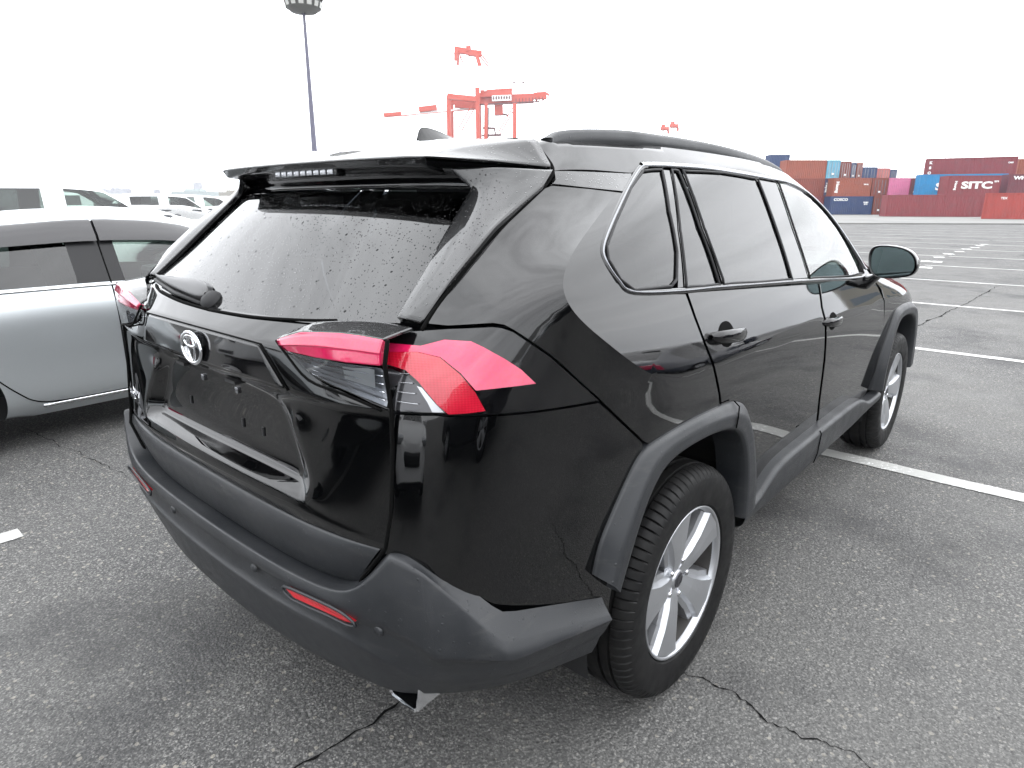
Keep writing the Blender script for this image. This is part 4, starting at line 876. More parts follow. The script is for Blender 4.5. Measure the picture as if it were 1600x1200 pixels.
# ---------------------------------------------------------------- wheels
def build_wheel_meshes(spokes='suv'):
    """outer face towards -y, centre at the origin"""
    n = 640; prof = [(.235,-.095),(.243,-.108),(.262,-.1135),(.30,-.1165),(.325,-.1145),(.338,-.1075),(.346,-.099),(.352,-.088),(.3555,-.080),(.357,-.066),(.349,-.0645),(.349,-.0585),(.3585,-.057),(.360,-.034),(.351,-.033),(.351,-.024),(.360,-.023),(.3605,0),(.360,.023),(.351,.024),(.351,.033),(.360,.034),(.3585,.057),(.349,.0585),(.349,.0645),(.357,.066),(.352,.088),(.338,.1075),(.30,.1165),(.262,.1135),(.235,.095)]
    V, F = lathe(prof, n)
    V = [list(v) for v in V]
    for k, (r_, a_) in enumerate(prof):
        if r_ > .336 and abs(a_) > .062 or .055 > abs(a_) > .038:
            for j in range(n):
                if (j+(0 if a_ < 0 else 3)) % 8 == 0:
                    s = (r_-.0065)/r_ if abs(a_) > .07 else (r_-.003)/r_
                    V[k*n+j][0] *= s; V[k*n+j][2] *= s
    tyre = bpy.data.meshes.new('tyre'); tyre.from_pydata([tuple(v) for v in V], [], F); tyre.polygons.foreach_set('use_smooth', [True]*len(F)); tyre.set_sharp_from_angle(angle=R(28)); tyre.materials.append(MATS['tyre'])
    # rim barrel; its inner part is coloured near black as shade behind the spokes
    V, F = lathe([(.2345,-.098),(.2365,-.103),(.233,-.106),(.2285,-.103),(.224,-.096),(.221,-.085),(.218,-.064),(.212,-.03),(.205,.04),(.214,.09),(.234,.095)], 72)
    rim = bpy.data.meshes.new('rim'); rim.from_pydata(V, [], [tuple(reversed(f)) for f in F]); rim.polygons.foreach_set('use_smooth', [True]*len(F)); rim.materials.append(MATS['wheel_silver']); rim.materials.append(MATS['barrel_shade']); rim.polygons.foreach_set('material_index', [1 if i >= 5*72 else 0 for i in range(len(F))])
    # spokes: five broad faceted blades with sloping flanks, recessed bright ledges between
    bm = bmesh.new()
    def face(c): bm.faces.new([bm.verts.new(p) for p in c])
    def at(r_, a_, y): return (r_*math.cos(a_), y, r_*math.sin(a_))
    for s in range(5):
        A_ = R(90+72*s)
        st_ = [(.030,.0,-.072),(.052,.024,-.078),(.095,.030,-.088),(.15,.040,-.094),(.205,.056,-.097),(.2265,.066,-.0985)]
        L1_, L2_, L3_ = [], [], []
        for r_, hw, y in st_:
            an = math.atan2(hw, r_) if r_ > 0 else 0
            an = math.asin(min(.9, hw/r_)) if hw else .6
            L1_.append((r_, an, y)); 
        def rowp(k, sgn, dhw, dy):
            r_, an, y = L1_[k]; a2 = an+math.asin(min(.9, dhw/r_)); return at(r_, A_+sgn*a2, y+dy)
        for k in range(len(st_)-1):
            # top face slightly crowned: ridge down the middle
            for sgn in (1, -1):
                c0 = at(L1_[k][0], A_, L1_[k][2]-.003); c1 = at(L1_[k+1][0], A_, L1_[k+1][2]-.003)
                e0, e1 = rowp(k, sgn, 0, 0), rowp(k+1, sgn, 0, 0)
                f0, f1 = rowp(k, sgn, .009, .016), rowp(k+1, sgn, .009, .016)
                g0, g1 = rowp(k, sgn, .023, .021), rowp(k+1, sgn, .026, .021)
                h0, h1 = rowp(k, sgn, .026, .062), rowp(k+1, sgn, .029, .062)
                for q in ((c0, c1, e1, e0), (e0, e1, f1, f0), (f0, f1, g1, g0), (g0, g1, h1, h0)):
                    face(q if sgn < 0 else tuple(reversed(q)))
    bmesh.ops.remove_doubles(bm, verts=bm.verts[:], dist=1e-5)
    sp_ = bpy.data.meshes.new('spokes'); bm.to_mesh(sp_); bm.free(); sp_.materials.append(MATS['wheel_silver'])
    # hub with five lug pockets, cap
    V, F = lathe([(.0,-.080),(.026,-.080),(.030,-.076),(.031,-.066),(.036,-.064),(.060,-.070),(.074,-.066),(.080,-.050),(.082,-.0)], 50)
    V = [list(v) for v in V]
    hub = bpy.data.meshes.new('hub'); hub.from_pydata([tuple(v) for v in V], [], [tuple(reversed(f)) for f in F]); hub.polygons.foreach_set('use_smooth', [True]*len(F)); hub.materials.append(MATS['wheel_silver'])
    V, F = lathe([(0,-.078),(.007,-.078),(.010,-.074),(.0105,-.055)], 6)
    lug = bpy.data.meshes.new('lug_nut'); lug.from_pydata(V, [], [tuple(reversed(f)) for f in F]); lug.materials.append(MATS['chrome'])
    V, F = lathe([(0,-.083),(.022,-.0825),(.0255,-.080)], 32); V2, F2 = lathe([(.010,-.0835),(.013,-.0845),(.016,-.0835)], 24)
    V, F = merge([(V, F), (V2, F2)]); cap = bpy.data.meshes.new('centre_cap'); cap.from_pydata(V, [], [tuple(reversed(f)) for f in F]); cap.materials.append(MATS['satin_dark'])
    V, F = lathe([(.04,-.01),(.158,-.01),(.160,.0),(.158,.014),(.04,.014)], 48); disc = bpy.data.meshes.new('brake_disc'); disc.from_pydata(V, [], [tuple(reversed(f)) for f in F]); disc.materials.append(MATS['brake_steel'])
    V, F = lathe([(0,.035),(.21,.035),(.21,.05)], 40); back = bpy.data.meshes.new('wheel_back'); back.from_pydata(V, [], F); back.materials.append(MATS['black_matte'])
    return dict(tyre=tyre, rim=rim, spokes=sp_, hub=hub, lug_nut=lug, centre_cap=cap, brake_disc=disc, wheel_back=back)
def f_tyre(t, b):
    v = coords(t); L(t, mixc(t, rng(t, noise_n(t, v, 14, 5), .3, .7, 0, 1), (.004, .004, .0044), (.010, .0098, .0096)), b.inputs['Base Color'])
    L(t, rng(t, noise_n(t, v, 20, 3), .3, .7, .45, .7), b.inputs['Roughness'])
mat('tyre', (.012, .012, .013), .6, spec=.22, fn=f_tyre)
mat('satin_dark', (.10, .10, .11), .3, .8); mat('barrel_shade', (.030, .028, .026), .6)
WM = build_wheel_meshes()
def place_wheel(parent, c, s, rot=0, WM=WM, scale=1):
    """s=-1: outer face to -y"""
    w_ = bpy.data.objects.new('wheel', WM['tyre']); col.objects.link(w_); w_.parent = parent
    w_.location = c; w_.rotation_euler = (0, rot, 0 if s < 0 else math.pi); w_.scale = (scale,)*3
    w_.name = 'wheel'
    for k, me in WM.items():
        if k == 'tyre': continue
        for q in range(5 if k == 'lug_nut' else 1):
            if k == 'lug_nut' and scale < .9: continue
            o = bpy.data.objects.new(k, me); col.objects.link(o); o.parent = w_
            if k == 'lug_nut': a_ = R(126+72*q); o.location = (.057*math.cos(a_), -.004, .057*math.sin(a_))
    return w_
for x in (0, 2.69):
    place_wheel(B, (x, -.800, .3595), -1, R(-14) if x == 0 else R(20)); place_wheel(B, (x, .800, .3595), 1, R(10))
# wheel wells, underbody, interior
for x in (0, 2.69):
    V = []; F = []; n = 24
    for s in (-1, 1):
        V = []; F = []
        for i in range(n+1):
            a_ = math.pi*(-.06+1.12*i/n); r_ = .46
            for y in (-.86, -.52): V.append((x+r_*math.cos(a_)*.98+.0, y*(1 if s < 0 else -1), .36+r_*math.sin(a_)))
        for i in range(n): F.append((2*i, 2*i+1, 2*i+3, 2*i+2))
        k = len(V); V.append((x, -.52*(1 if s < 0 else -1), .3)); F += [(2*i+1, k, 2*i+3) for i in range(n)]
        mesh_obj('wheel_well', V, F, 'black_matte', B)
bm = bmesh.new(); add_box(bm, (1.40, 0, .33), (3.5, 1.35, .12)); add_box(bm, (-.58, 0, .44), (.35, 1.1, .14)); add_box(bm, (1.33, 0, .36), (1.75, 1.62, .10)); bm_obj('underbody', bm, 'black_matte', B, smooth=False)
tube('exhaust_pipe', [(.4, -.45, .27), (-.3, -.55, .30), (-.72, -.648, .403)], .03, 'black_matte', B, 10)
bm = bmesh.new()
add_box(bm, (.75, 0, .50), (2.6, 1.5, .05)); add_box(bm, (2.02, 0, .93), (.35, 1.4, .28), bevel=.05); add_box(bm, (.0, 0, .80), (1.2, 1.3, .05))
bm_obj('cabin_floor', bm, 'interior_grey', B, angle=40)
def seat(x, y, wd=.5):
    bm = bmesh.new(); add_box(bm, (x+.18, y, .72), (.52, wd, .16), bevel=.05)
    add_box(bm, (x-.10, y, 1.02), (.14, wd, .62), Matrix.Rotation(R(-14), 3, 'Y'), .05)
    bm_obj('seat', bm, 'interior_grey', B, angle=40)
    bm = bmesh.new(); add_box(bm, (x-.19, y, 1.40), (.10, .25, .17), Matrix.Rotation(R(-12), 3, 'Y'), .04); bm_obj('headrest', bm, 'interior_grey', B, angle=40)
seat(1.25, -.37); seat(1.25, .37); seat(.25, -.40, .55); seat(.25, .40, .55); seat(.25, 0, .25)
tube('steering_wheel', [(1.80+.05*math.cos(t)*0-.06*math.sin(t), -.37+.18*math.cos(t), .98+.16*math.sin(t)) for t in [2*math.pi*i/24 for i in range(24)]], .014, 'black_matte', B, 8, True)
CONT = [
(103.78, 27.72, 107.9, 23.0, 0, 2.59, 'navy', 'navy blue container on the ground below the brown stack, small white lettering', 'ZIM'),
(108.0, 22.89, 109.09, 21.64, 0, 2.59, 'rust', 'narrow brown container end on the ground between the navy and long maroon containers', ''),
(101.72, 33.23, 105.9, 28.45, 0, 2.59, 'maroon', 'dark red container on the ground partly hidden by the car roof', ''),
(91.77, 17.78, 96.55, 8.36, 0, 2.59, 'maroon', 'long plain maroon container lying in front of the stacks', ''),
(83.32, 6.94, 84.42, -2.23, 0, 2.59, 'red', 'bright red container nearest the lot at the right edge', ''),
(101.72, 33.23, 106.06, 28.26, 1, 2.59, 'rust', 'brown container in the middle layer beside the car pillar with vertical white letters', 'V1'),
(103.91, 27.58, 107.53, 23.43, 1, 2.59, 'rust2', 'brown container resting on the navy one, vertical white letters at its left end', 'V2'),
(107.62, 23.32, 109.15, 21.57, 1, 2.59, 'rust', 'brown container end in the middle layer left of the pink one', ''),
(109.22, 21.49, 111.28, 19.13, 1, 2.59, 'pink', 'faded pink container in the middle of the wall', ''),
(111.34, 19.06, 112.15, 18.13, 1, 2.59, 'maroon', 'narrow dark red container end right of the pink one', ''),
(106.2, 17.06, 110.36, 7.55, 1, 2.85, 'blue', 'bright blue container behind the maroon one with large white lettering', 'S1'),
(100.19, 12.89, 103.38, 7.65, 1, 2.4, 'maroon', 'short maroon container with big white SITC lettering', 'SITC'),
(105.29, 7.04, 109.4, -2.4, 1, 2.59, 'maroon2', 'dark maroon container in the middle layer at the right edge', 'W1'),
(111.26, 17.57, 113.51, 7.1, 2, 2.59, 'maroon', 'long maroon container on top of the bright blue one with three white marks', 'K'),
(120.07, 7.48, 123.27, -2.5, 2, 2.59, 'rust2', 'brown container on top at the right edge', ''),
(101.21, 33.82, 105.17, 29.29, 2, 2.59, 'rust2', 'orange brown container on the top layer behind the roof of the car', ''),
(105.23, 29.21, 106.51, 27.75, 2, 2.59, 'sky', 'light blue container end on the top layer', ''),
(109.92, 28.59, 110.97, 27.38, 2, 2.59, 'rust', 'brown container end on the top layer right of the light blue one', ''),
(114.42, 28.17, 114.89, 27.63, 2, 2.59, 'navy', 'slim navy container end between two brown ones on top', ''),
(114.96, 27.55, 115.57, 26.85, 2, 2.59, 'rust2', 'slim orange container end left of the far navy one', ''),
(129.26, 30.13, 130.96, 28.18, 2, 2.59, 'navy', 'far navy container on the top layer', ''),
(134.49, 28.87, 135.97, 27.18, 2, 2.59, 'salmon', 'faded salmon container end on the far top layer', ''),
(140.71, 28.06, 141.52, 27.14, 2, 2.59, 'navy', 'last dark container at the right end of the far top layer', ''),
(125.63, 45.34, 128.04, 42.58, 3, 2.59, 'navy', 'dark navy container topmost at the left end of the wall', '')]
APRON = [[51.2, 15.1], [61.2, 2.0]]
CRANE0 = [210.4, 268.9, 1.4]
CRANE1 = [264.9, 206.5, 1.5]
MARKS = [[16.4, 1.2], [18.5, 1.3], [20.3, 1.4], [22.0, 1.4], [23.4, 1.3], [25.0, 1.3], [26.2, 1.2], [27.6, 1.2], [28.7, 1.2]]
CITY = [
(526,1763,531,1758,36,"t"),
(531,1758,536,1752,35,"c"),
(536,1752,541,1746,32,"c"),
(541,1746,546,1740,34,"c"),
(546,1740,551,1734,32,"c"),
(551,1734,556,1728,31,"c"),
(556,1728,561,1723,36,"c"),
(562,1722,567,1717,37,"c"),
(567,1716,572,1711,30,"c"),
(572,1711,577,1705,35,"c"),
(577,1705,582,1699,35,"c"),
(585,1695,592,1688,21,"l"),
(592,1688,599,1680,24,"l"),
(599,1680,606,1672,22,"l"),
(606,1672,613,1664,24,"l"),
(613,1664,620,1656,23,"l"),
(620,1656,627,1648,26,"l"),
(627,1648,633,1640,23,"l"),
(633,1640,640,1632,22,"l"),
(640,1632,647,1624,24,"l"),
(623,1653,626,1649,33,"t"),
(684,1582,693,1572,49,"t"),
]
WH1 = (141.6,355.6,153.5,341.9,7.7)
WH2 = (196.1,435.3,222.1,405.5,9.0)
# ---------------------------------------------------------------- ground
def f_asphalt(t, b):
    v = coords(t)
    big = noise_n(t, v, .33, 5, .6); med = noise_n(t, v, 2.4, 5, .65); fine = noise_n(t, v, 70, 4, .7)
    wv = N(t, 'ShaderNodeVectorMath', operation='ADD'); L(t, v, wv.inputs[0]); nw = N(t, 'ShaderNodeTexNoise'); nw.inputs['Scale'].default_value = 60; L(t, v, nw.inputs['Vector'])
    sc = N(t, 'ShaderNodeVectorMath', operation='SCALE'); L(t, nw.outputs['Color'], sc.inputs[0]); sc.inputs['Scale'].default_value = .008; L(t, sc.outputs[0], wv.inputs[1])
    def cells(scale):
        vo = N(t, 'ShaderNodeTexVoronoi'); vo.inputs['Scale'].default_value = scale; L(t, wv.outputs[0], vo.inputs['Vector'])
        s = N(t, 'ShaderNodeSeparateColor'); L(t, vo.outputs['Color'], s.inputs[0]); return vo, s
    vo, s = cells(105); vo2, s2 = cells(50); vo3, s3 = cells(210)
    c = mixc(t, rng(t, med, .3, .7, 0, 1), (.030, .030, .0315), (.055, .055, .0545))
    c = mixc(t, math_n(t, 'MULTIPLY', math_n(t, 'POWER', s3.outputs[0], 3.0), .8), c, (.26, .255, .245))
    stone = math_n(t, 'MULTIPLY', math_n(t, 'GREATER_THAN', s.outputs[0], .42), math_n(t, 'LESS_THAN', vo.outputs['Distance'], .40))
    tone = mixc(t, math_n(t, 'POWER', s.outputs[1], 1.8), (.052, .052, .054), (.33, .322, .305))
    c = mixc(t, math_n(t, 'MULTIPLY', stone, .85), c, tone)
    bs = math_n(t, 'MULTIPLY', math_n(t, 'GREATER_THAN', s2.outputs[0], .89), math_n(t, 'LESS_THAN', vo2.outputs['Distance'], .34))
    c = mixc(t, math_n(t, 'MULTIPLY', bs, .8), c, (.31, .29, .25))
    c = mixc(t, rng(t, big, .40, .64, 0, .5), c, (.14, .138, .131))
    stain = noise_n(t, v, .9, 4, .6)
    c = mixc(t, rng(t, stain, .52, .66, 0, .6), c, (.030, .030, .032))
    c = mixc(t, rng(t, fine, .36, .5, .5, 0), c, (.018, .018, .019))
    L(t, c, b.inputs['Base Color'])
    h = math_n(t, 'ADD', math_n(t, 'MULTIPLY', math_n(t, 'SUBTRACT', 1.0, vo.outputs['Distance']), .9), fine)
    bump(t, b, h, .8, .0045); L(t, rng(t, med, .3, .7, .62, .88), b.inputs['Roughness']); b.inputs['Specular IOR Level'].default_value = .35
mat('asphalt', (.05, .05, .05), .7, fn=f_asphalt)
def f_conc(t, b):
    v = coords(t); L(t, mixc(t, rng(t, noise_n(t, v, .25, 5), .3, .7, 0, 1), (.13, .13, .125), (.19, .19, .18)), b.inputs['Base Color'])
mat('concrete', (.16, .16, .15), .8, fn=f_conc)
def f_line(t, b):
    v = coords(t); n_ = noise_n(t, v, 38, 5, .7); n2 = noise_n(t, v, 2.0, 4)
    k = rng(t, math_n(t, 'ADD', n_, math_n(t, 'MULTIPLY', n2, .5)), .60, .70, 0, 1)
    L(t, mixc(t, k, (.68, .68, .67), (.36, .36, .345)), b.inputs['Base Color']); bump(t, b, n_, .5, .003)
mat('line_paint', (.4, .4, .38), .7, fn=f_line)
mat('crack', (.006, .006, .006), .95, spec=.1)
mesh_obj('ground', [(-400, -900, 0), (2600, -900, 0), (2600, 2600, 0), (-400, 2600, 0)], [(0, 1, 2, 3)], 'asphalt', kind='structure')
a0, a1 = Vector((*APRON[0], 0)), Vector((*APRON[1], 0)); e = (a1-a0).normalized(); nn_ = Vector((-e.y, e.x, 0))
if nn_.x < 0: nn_ = -nn_
c0 = a0-e*90; c1 = a1+e*120
mesh_obj('concrete_apron', [c0+Vector((0, 0, .004)), c1+Vector((0, 0, .004)), c1+nn_*140+Vector((0, 0, .004)), c0+nn_*140+Vector((0, 0, .004))], [(0, 1, 2, 3)], 'concrete', kind='structure')
box_obj('kerb', ((c0+c1)/2-nn_*.2+Vector((0, 0, .05))), ((c1-c0).length, .3, .1), 'concrete', rot=Matrix.Rotation(math.atan2(e.y, e.x), 3, 'Z'), kind='structure')
def strip(name, p, q, wd, m='line_paint', z=.004, wob=.004, seg=.12):
    p, q = Vector(p), Vector(q); L_ = (q-p).length; n = max(2, min(160, int(L_/seg))); t = (q-p).normalized(); s = Vector((-t.y, t.x)); V = []; F = []
    for i in range(n+1):
        c = p+t*(L_*i/n); r1 = random.uniform(-wob, wob); r2 = random.uniform(-wob, wob)
        V += [(*(c+s*(wd/2+r1)), z), (*(c-s*(wd/2+r2)), z)]
    for i in range(n): F.append((2*i, 2*i+1, 2*i+3, 2*i+2))
    return mesh_obj(name, V, F, m, kind='structure')
xs = [2.37]+[2.37+3.72*k for k in range(1, 13)]
for i, x in enumerate(xs):
    strip('parking_line', (x, 1.25) if i > 2 else (x, .35), (x, -3.9 if i < 2 else -9), .125)
    if i > 2: strip('parking_line', (x, 1.35), (x, 8), .125)
strip('parking_line', (-1.10, 1.80), (-5, 1.80), .11)
for x, y in MARKS: strip('parking_line', (x-.05, y+(.24 if x < 19 else .13)), (x+.02, y-(.24 if x < 19 else .13)), .5, z=.0085, wob=.08, seg=.06)
def crack(p, q, wd, seed, n=90, amp=.02):
    rnd_ = random.Random(seed); p, q = Vector(p), Vector(q); t = (q-p).normalized(); s = Vector((-t.y, t.x)); off = 0; V = []; F = []
    for i in range(n+1):
        off = off*.9+rnd_.uniform(-amp, amp)*.6; c = p.lerp(q, i/n)+s*off; w_ = wd*(.25+rnd_.random()**2*1.3)*min(1, 6*i/n+.1, 6*(1-i/n)+.1)
        V += [(*(c+s*w_/2), .0025), (*(c-s*w_/2), .0025)]
    for i in range(n): F.append((2*i, 2*i+1, 2*i+3, 2*i+2))
    return mesh_obj('ground_crack', V, F, 'crack', kind='structure')
crack((-2.2, -.30), (.9, -.33), .009, 1, 120, .016); crack((.02, -.55), (.12, -2.4), .007, 2, 160, .016); crack((5.0, -.15), (13.5, -.62), .022, 3, 110, .03)
crack((-.5, 1.9), (-.75, 3.6), .004, 5, 50, .02)
# ---------------------------------------------------------------- other cars
def f_silver(c1, c2):
    def fn(t, b):
        v = coords(t); L(t, mixc(t, noise_n(t, v, 400, 1), c1, c2), b.inputs['Base Color'])
    return fn
mat('silver_paint', (.42, .44, .46), .32, .75, .8, fn=f_silver((.47, .50, .52), (.56, .59, .60)))
mat('white_paint', (.72, .73, .74), .3, 0, .8)
mat('dark_paint', (.012, .013, .016), .25, 0, 1)
mat('blue_black_paint', (.02, .025, .04), .25, 0, 1)
mat('head_lens', (.5, .52, .54), .12, .5, .8)
mat('visor_smoke', (.030, .029, .031), .16, 0, .15)
mat('pillar_black', (.010, .010, .011), .35, spec=.3)
SED = [ # x, halfwidth, z sill bottom, belt z, top z, top halfwidth
 (-1.05,.70,.34,.82,.93,.50),(-.92,.82,.24,.90,1.00,.66),(-.55,.868,.20,.935,1.045,.70),(-.12,.878,.20,.955,1.22,.62),(.28,.880,.20,.965,1.355,.575),(.86,.882,.20,.968,1.400,.575),
 (.975,.882,.20,.968,1.404,.575),(1.11,.882,.20,.966,1.405,.575),(1.40,.882,.20,.962,1.39,.57),(1.62,.882,.20,.958,1.352,.565),(2.02,.880,.20,.950,1.17,.61),(2.34,.878,.20,.940,1.01,.67),
 (2.75,.872,.20,.905,.965,.64),(3.15,.850,.22,.84,.90,.60),(3.42,.74,.26,.74,.80,.50),(3.52,.55,.34,.62,.68,.36)]
SUVS = [
 (-1.00,.74,.38,1.0,1.35,.58),(-.93,.86,.30,1.05,1.60,.62),(-.70,.895,.26,1.07,1.70,.64),(-.05,.90,.25,1.07,1.74,.65),(.02,.90,.25,1.07,1.745,.65),(.80,.90,.25,1.06,1.755,.65),
 (.90,.90,.25,1.06,1.755,.65),(1.10,.90,.25,1.06,1.755,.65),(1.45,.90,.25,1.05,1.74,.645),(1.70,.90,.25,1.05,1.70,.64),(2.10,.90,.25,1.04,1.44,.66),(2.42,.90,.25,1.03,1.14,.70),
 (2.85,.89,.26,1.0,1.07,.66),(3.25,.87,.28,.95,1.0,.62),(3.50,.78,.32,.84,.90,.54),(3.60,.60,.38,.70,.76,.40)]
def car_meshes(ST, body, wagon=False, side_gl=((3, 5), (7, 11)), rear=(2, 4), front=(9, 11), lv=2, vis=False):
    """returns {part name: mesh}; x forward, rear axle at 0"""
    bm = bmesh.new(); cl = bm.edges.layers.float.new('crease_edge'); cols_ = []
    for x, w_, zb, zt_, zr, wr in ST:
        cols_.append([(x, -w_*.90, zb), (x, -w_*.985, zb+.10), (x, -w_*.985, zb*.55+zt_*.45), (x, -w_*1.0, zt_-.16), (x, -w_*.935, zt_), (x, -(wr+.045), zr-.055), (x, -wr, zr-.02), (x, -wr*.6, zr+.005), (x, 0, zr+.015)])
    full = [c+[(p[0], -p[1], p[2]) for p in reversed(c[:-1])] for c in cols_]
    # tuck the two ends in
    g_ = [[bm.verts.new(p) for p in c] for c in full]; nr = len(full[0]); nc = len(g_)
    for i in range(nc-1):
        for j in range(nr-1):
            f = bm.faces.new([g_[i][j], g_[i+1][j], g_[i+1][j+1], g_[i][j+1]]); jj = min(j, nr-2-j); mi = 0
            if jj == 4 and any(a <= i < b for a, b in side_gl): mi = 1
            if jj == 4 and side_gl[0][1] <= i < side_gl[1][0]: mi = 4
            if jj >= 6 and rear[0] <= i < rear[1]: mi = 2
            if jj >= 6 and front[0] <= i < front[1]: mi = 3
            if jj == 0 and False: mi = 4
            f.material_index = mi
    for i in range(nc-1):
        for j in (4, 5, nr-5, nr-6):
            e = bm.edges.get((g_[i][j], g_[i+1][j]))
            if e: e[cl] = .7
    for i in set([a for q in side_gl for a in q]+[b for b in (front+rear)]):
        for j in list(range(4, nr-5)):
            e = bm.edges.get((g_[i][j], g_[i][j+1]))
            if e: e[cl] = .6
    for end, sg in ((0, -1), (nc-1, 1)):
        fv = g_[end]; m_ = nr//2
        for j in range(nr//2):
            a, b = fv[j], fv[j+1]; c_, d_ = fv[nr-2-j], fv[nr-1-j]
            q = [a, b, c_, d_] if j < nr//2-1 else [a, b, d_]
            q = list(dict.fromkeys(q))
            try: f = bm.faces.new(q if sg < 0 else q[::-1]); f.material_index = 2 if (wagon and end == 0 and j in (4, 5)) else 0
            except ValueError: pass
    me = bpy.data.meshes.new('shell')
    bmesh.ops.recalc_face_normals(bm, faces=bm.faces[:]); bm.to_mesh(me); bm.free()
    for k in range(5): me.materials.append(None)
    tmp = bpy.data.objects.new('tmp', me); col.objects.link(tmp); s = tmp.modifiers.new('s', 'SUBSURF'); s.levels = lv
    ev = tmp.evaluated_get(bpy.context.evaluated_depsgraph_get()); m2 = bpy.data.meshes.new_from_object(ev); bpy.data.objects.remove(tmp)
    bm = bmesh.new(); bm.from_mesh(m2); out_ = {}
    # cut round wheel arches out of the flanks
    wb = 2.70; names = {0: 'body', 1: 'side_window', 2: 'rear_window', 3: 'windshield', 4: 'centre_pillar'}
    dele = []
    for f in bm.faces:
        c = f.calc_center_median()
        if abs(c.y) > .45 and f.material_index == 0:
            for x in (0, wb):
                if (c.x-x)**2+(c.z-.31)**2 < .36**2: dele.append(f)
    bmesh.ops.delete(bm, geom=list(set(dele)), context='FACES')
    for v in bm.verts:
        if abs(v.co.y) > .45 and any(len(e.link_faces) == 1 for e in v.link_edges):
            for x in (0, wb):
                dx, dz = v.co.x-x, v.co.z-.31; r_ = math.hypot(dx, dz)
                if .28 < r_ < .50: v.co.x = x+dx/r_*.375; v.co.z = .31+dz/r_*.375
    for k, nm in names.items():
        b2 = bm.copy(); bmesh.ops.delete(b2, geom=[f for f in b2.faces if f.material_index != k], context='FACES')
        if not b2.faces: b2.free(); continue
        if k in (1, 4):
            for s, tg_ in ((-1, 'R'), (1, 'L')):
                b3 = b2.copy(); bmesh.ops.delete(b3, geom=[f for f in b3.faces if f.calc_center_median().y*s < 0], context='FACES')
                # split into islands
                left = set(b3.faces)
                isl = []
                while left:
                    st_ = [left.pop()]; g2 = [st_[0]]
                    while st_:
                        f = st_.pop()
                        for e in f.edges:
                            for h in e.link_faces:
                                if h in left: left.remove(h); st_.append(h); g2.append(h)
                    isl.append([[tuple(v.co) for v in f.verts] for f in g2])
                for q in isl:
                    V = []; F = []; ix = {}
                    for fa in q:
                        r_ = []
                        for p in fa:
                            kk = tuple(round(z, 5) for z in p)
                            if kk not in ix: ix[kk] = len(V); V.append(p)
                            r_.append(ix[kk])
                        F.append(r_)
                    me = bpy.data.meshes.new(nm); me.from_pydata(V, [], F); me.polygons.foreach_set('use_smooth', [True]*len(F))
                    me.materials.append(MATS['tint_glass' if k == 1 else 'pillar_black']); out_.setdefault(nm, []).append(me)
                b3.free()
        else:
            me = bpy.data.meshes.new(nm); b2.to_mesh(me); me.materials.clear(); me.polygons.foreach_set('use_smooth', [True]*len(me.polygons))
            me.polygons.foreach_set('material_index', [0]*len(me.polygons))
            me.materials.append(MATS[body if k == 0 else 'tint_glass']); out_.setdefault(nm, []).append(me)
        b2.free()
    bm.free()
    L0_, L1_ = ST[0][0], ST[-1][0]; zb = ST[1][3]
    def simple(nm, bmx, m):
        me = bpy.data.meshes.new(nm); bmx.to_mesh(me); bmx.free(); me.materials.append(MATS[m]); out_.setdefault(nm, []).append(me)
    for s in (-1, 1):
        b4 = bmesh.new(); zl = .80 if not wagon else .98
        if wagon: add_box(b4, (L0_+.06, s*.74, zl+.10), (.14, .13, .42), bevel=.02)
        else: add_box(b4, (L0_+.10, s*.66, zl+.02), (.16, .36, .15), Matrix.Rotation(R(20*s), 3, 'Z'), .03)
        simple('tail_lamp', b4, 'red_lens')
        b4 = bmesh.new(); add_box(b4, (L1_-.16, s*.60, ST[-2][3]-.04), (.26, .34, .13), Matrix.Rotation(R(-24*s), 3, 'Z'), .04); simple('headlamp', b4, 'head_lens')
        b4 = bmesh.new(); add_box(b4, (ST[11][0]-.28, s*(.98), ST[11][3]+.06), (.10, .18, .13), bevel=.035); add_box(b4, (ST[11][0]-.27, s*.88, ST[11][3]+.0), (.07, .10, .04), bevel=.01); simple('door_mirror', b4, body)
    b4 = bmesh.new(); add_box(b4, (L1_-.02, 0, .52), (.10, .80, .14), bevel=.03); simple('grille', b4, 'black_matte')
    b4 = bmesh.new(); add_box(b4, ((L0_+L1_)/2, 0, .25), (L1_-L0_-.7, 1.35, .14)); simple('underbody', b4, 'black_matte')
    b4 = bmesh.new()
    for x, y in ((.25, .38), (.25, -.38), (1.15, .38), (1.15, -.38)):
        add_box(b4, (x+.2, y, .62), (.5, .48, .15), bevel=.03); add_box(b4, (x-.08, y, .90), (.14, .46, .55), Matrix.Rotation(R(-14), 3, 'Y'), .04); add_box(b4, (x-.16, y, 1.22), (.09, .26, .17), Matrix.Rotation(R(-12), 3, 'Y'), .03)
    simple('seats', b4, 'interior_grey')
    b4 = bmesh.new(); add_box(b4, (1.95, 0, .86), (.45, 1.4, .16), bevel=.04); simple('dashboard', b4, 'interior_grey')
    return out_
glassmat('tint_glass', (.16, .19, .18), boost=1.5)
glassmat('pale_glass', (.52, .60, .56), boost=1.4)
def put_car(name, label, cat, M_, loc, rz, group=None, wheels=True, wr=.31, share=True, mirrors=True):
    t_ = empty(name, label, cat, loc, rz, group)
    for nm, ms in M_.items():
        for me in ms:
            o = bpy.data.objects.new(nm, me); col.objects.link(o); o.parent = t_
    if wheels:
        for x in (0, 2.70):
            for s in (-1, 1): place_wheel(t_, (x, s*.77, wr), s, scale=wr/.3605)
    return t_
M_sil = car_meshes(SED, 'silver_paint', lv=3); M_wsuv = car_meshes(SUVS, 'white_paint', wagon=True); M_wsed = car_meshes(SED, 'white_paint'); M_dark = car_meshes(SUVS, 'dark_paint', wagon=True)
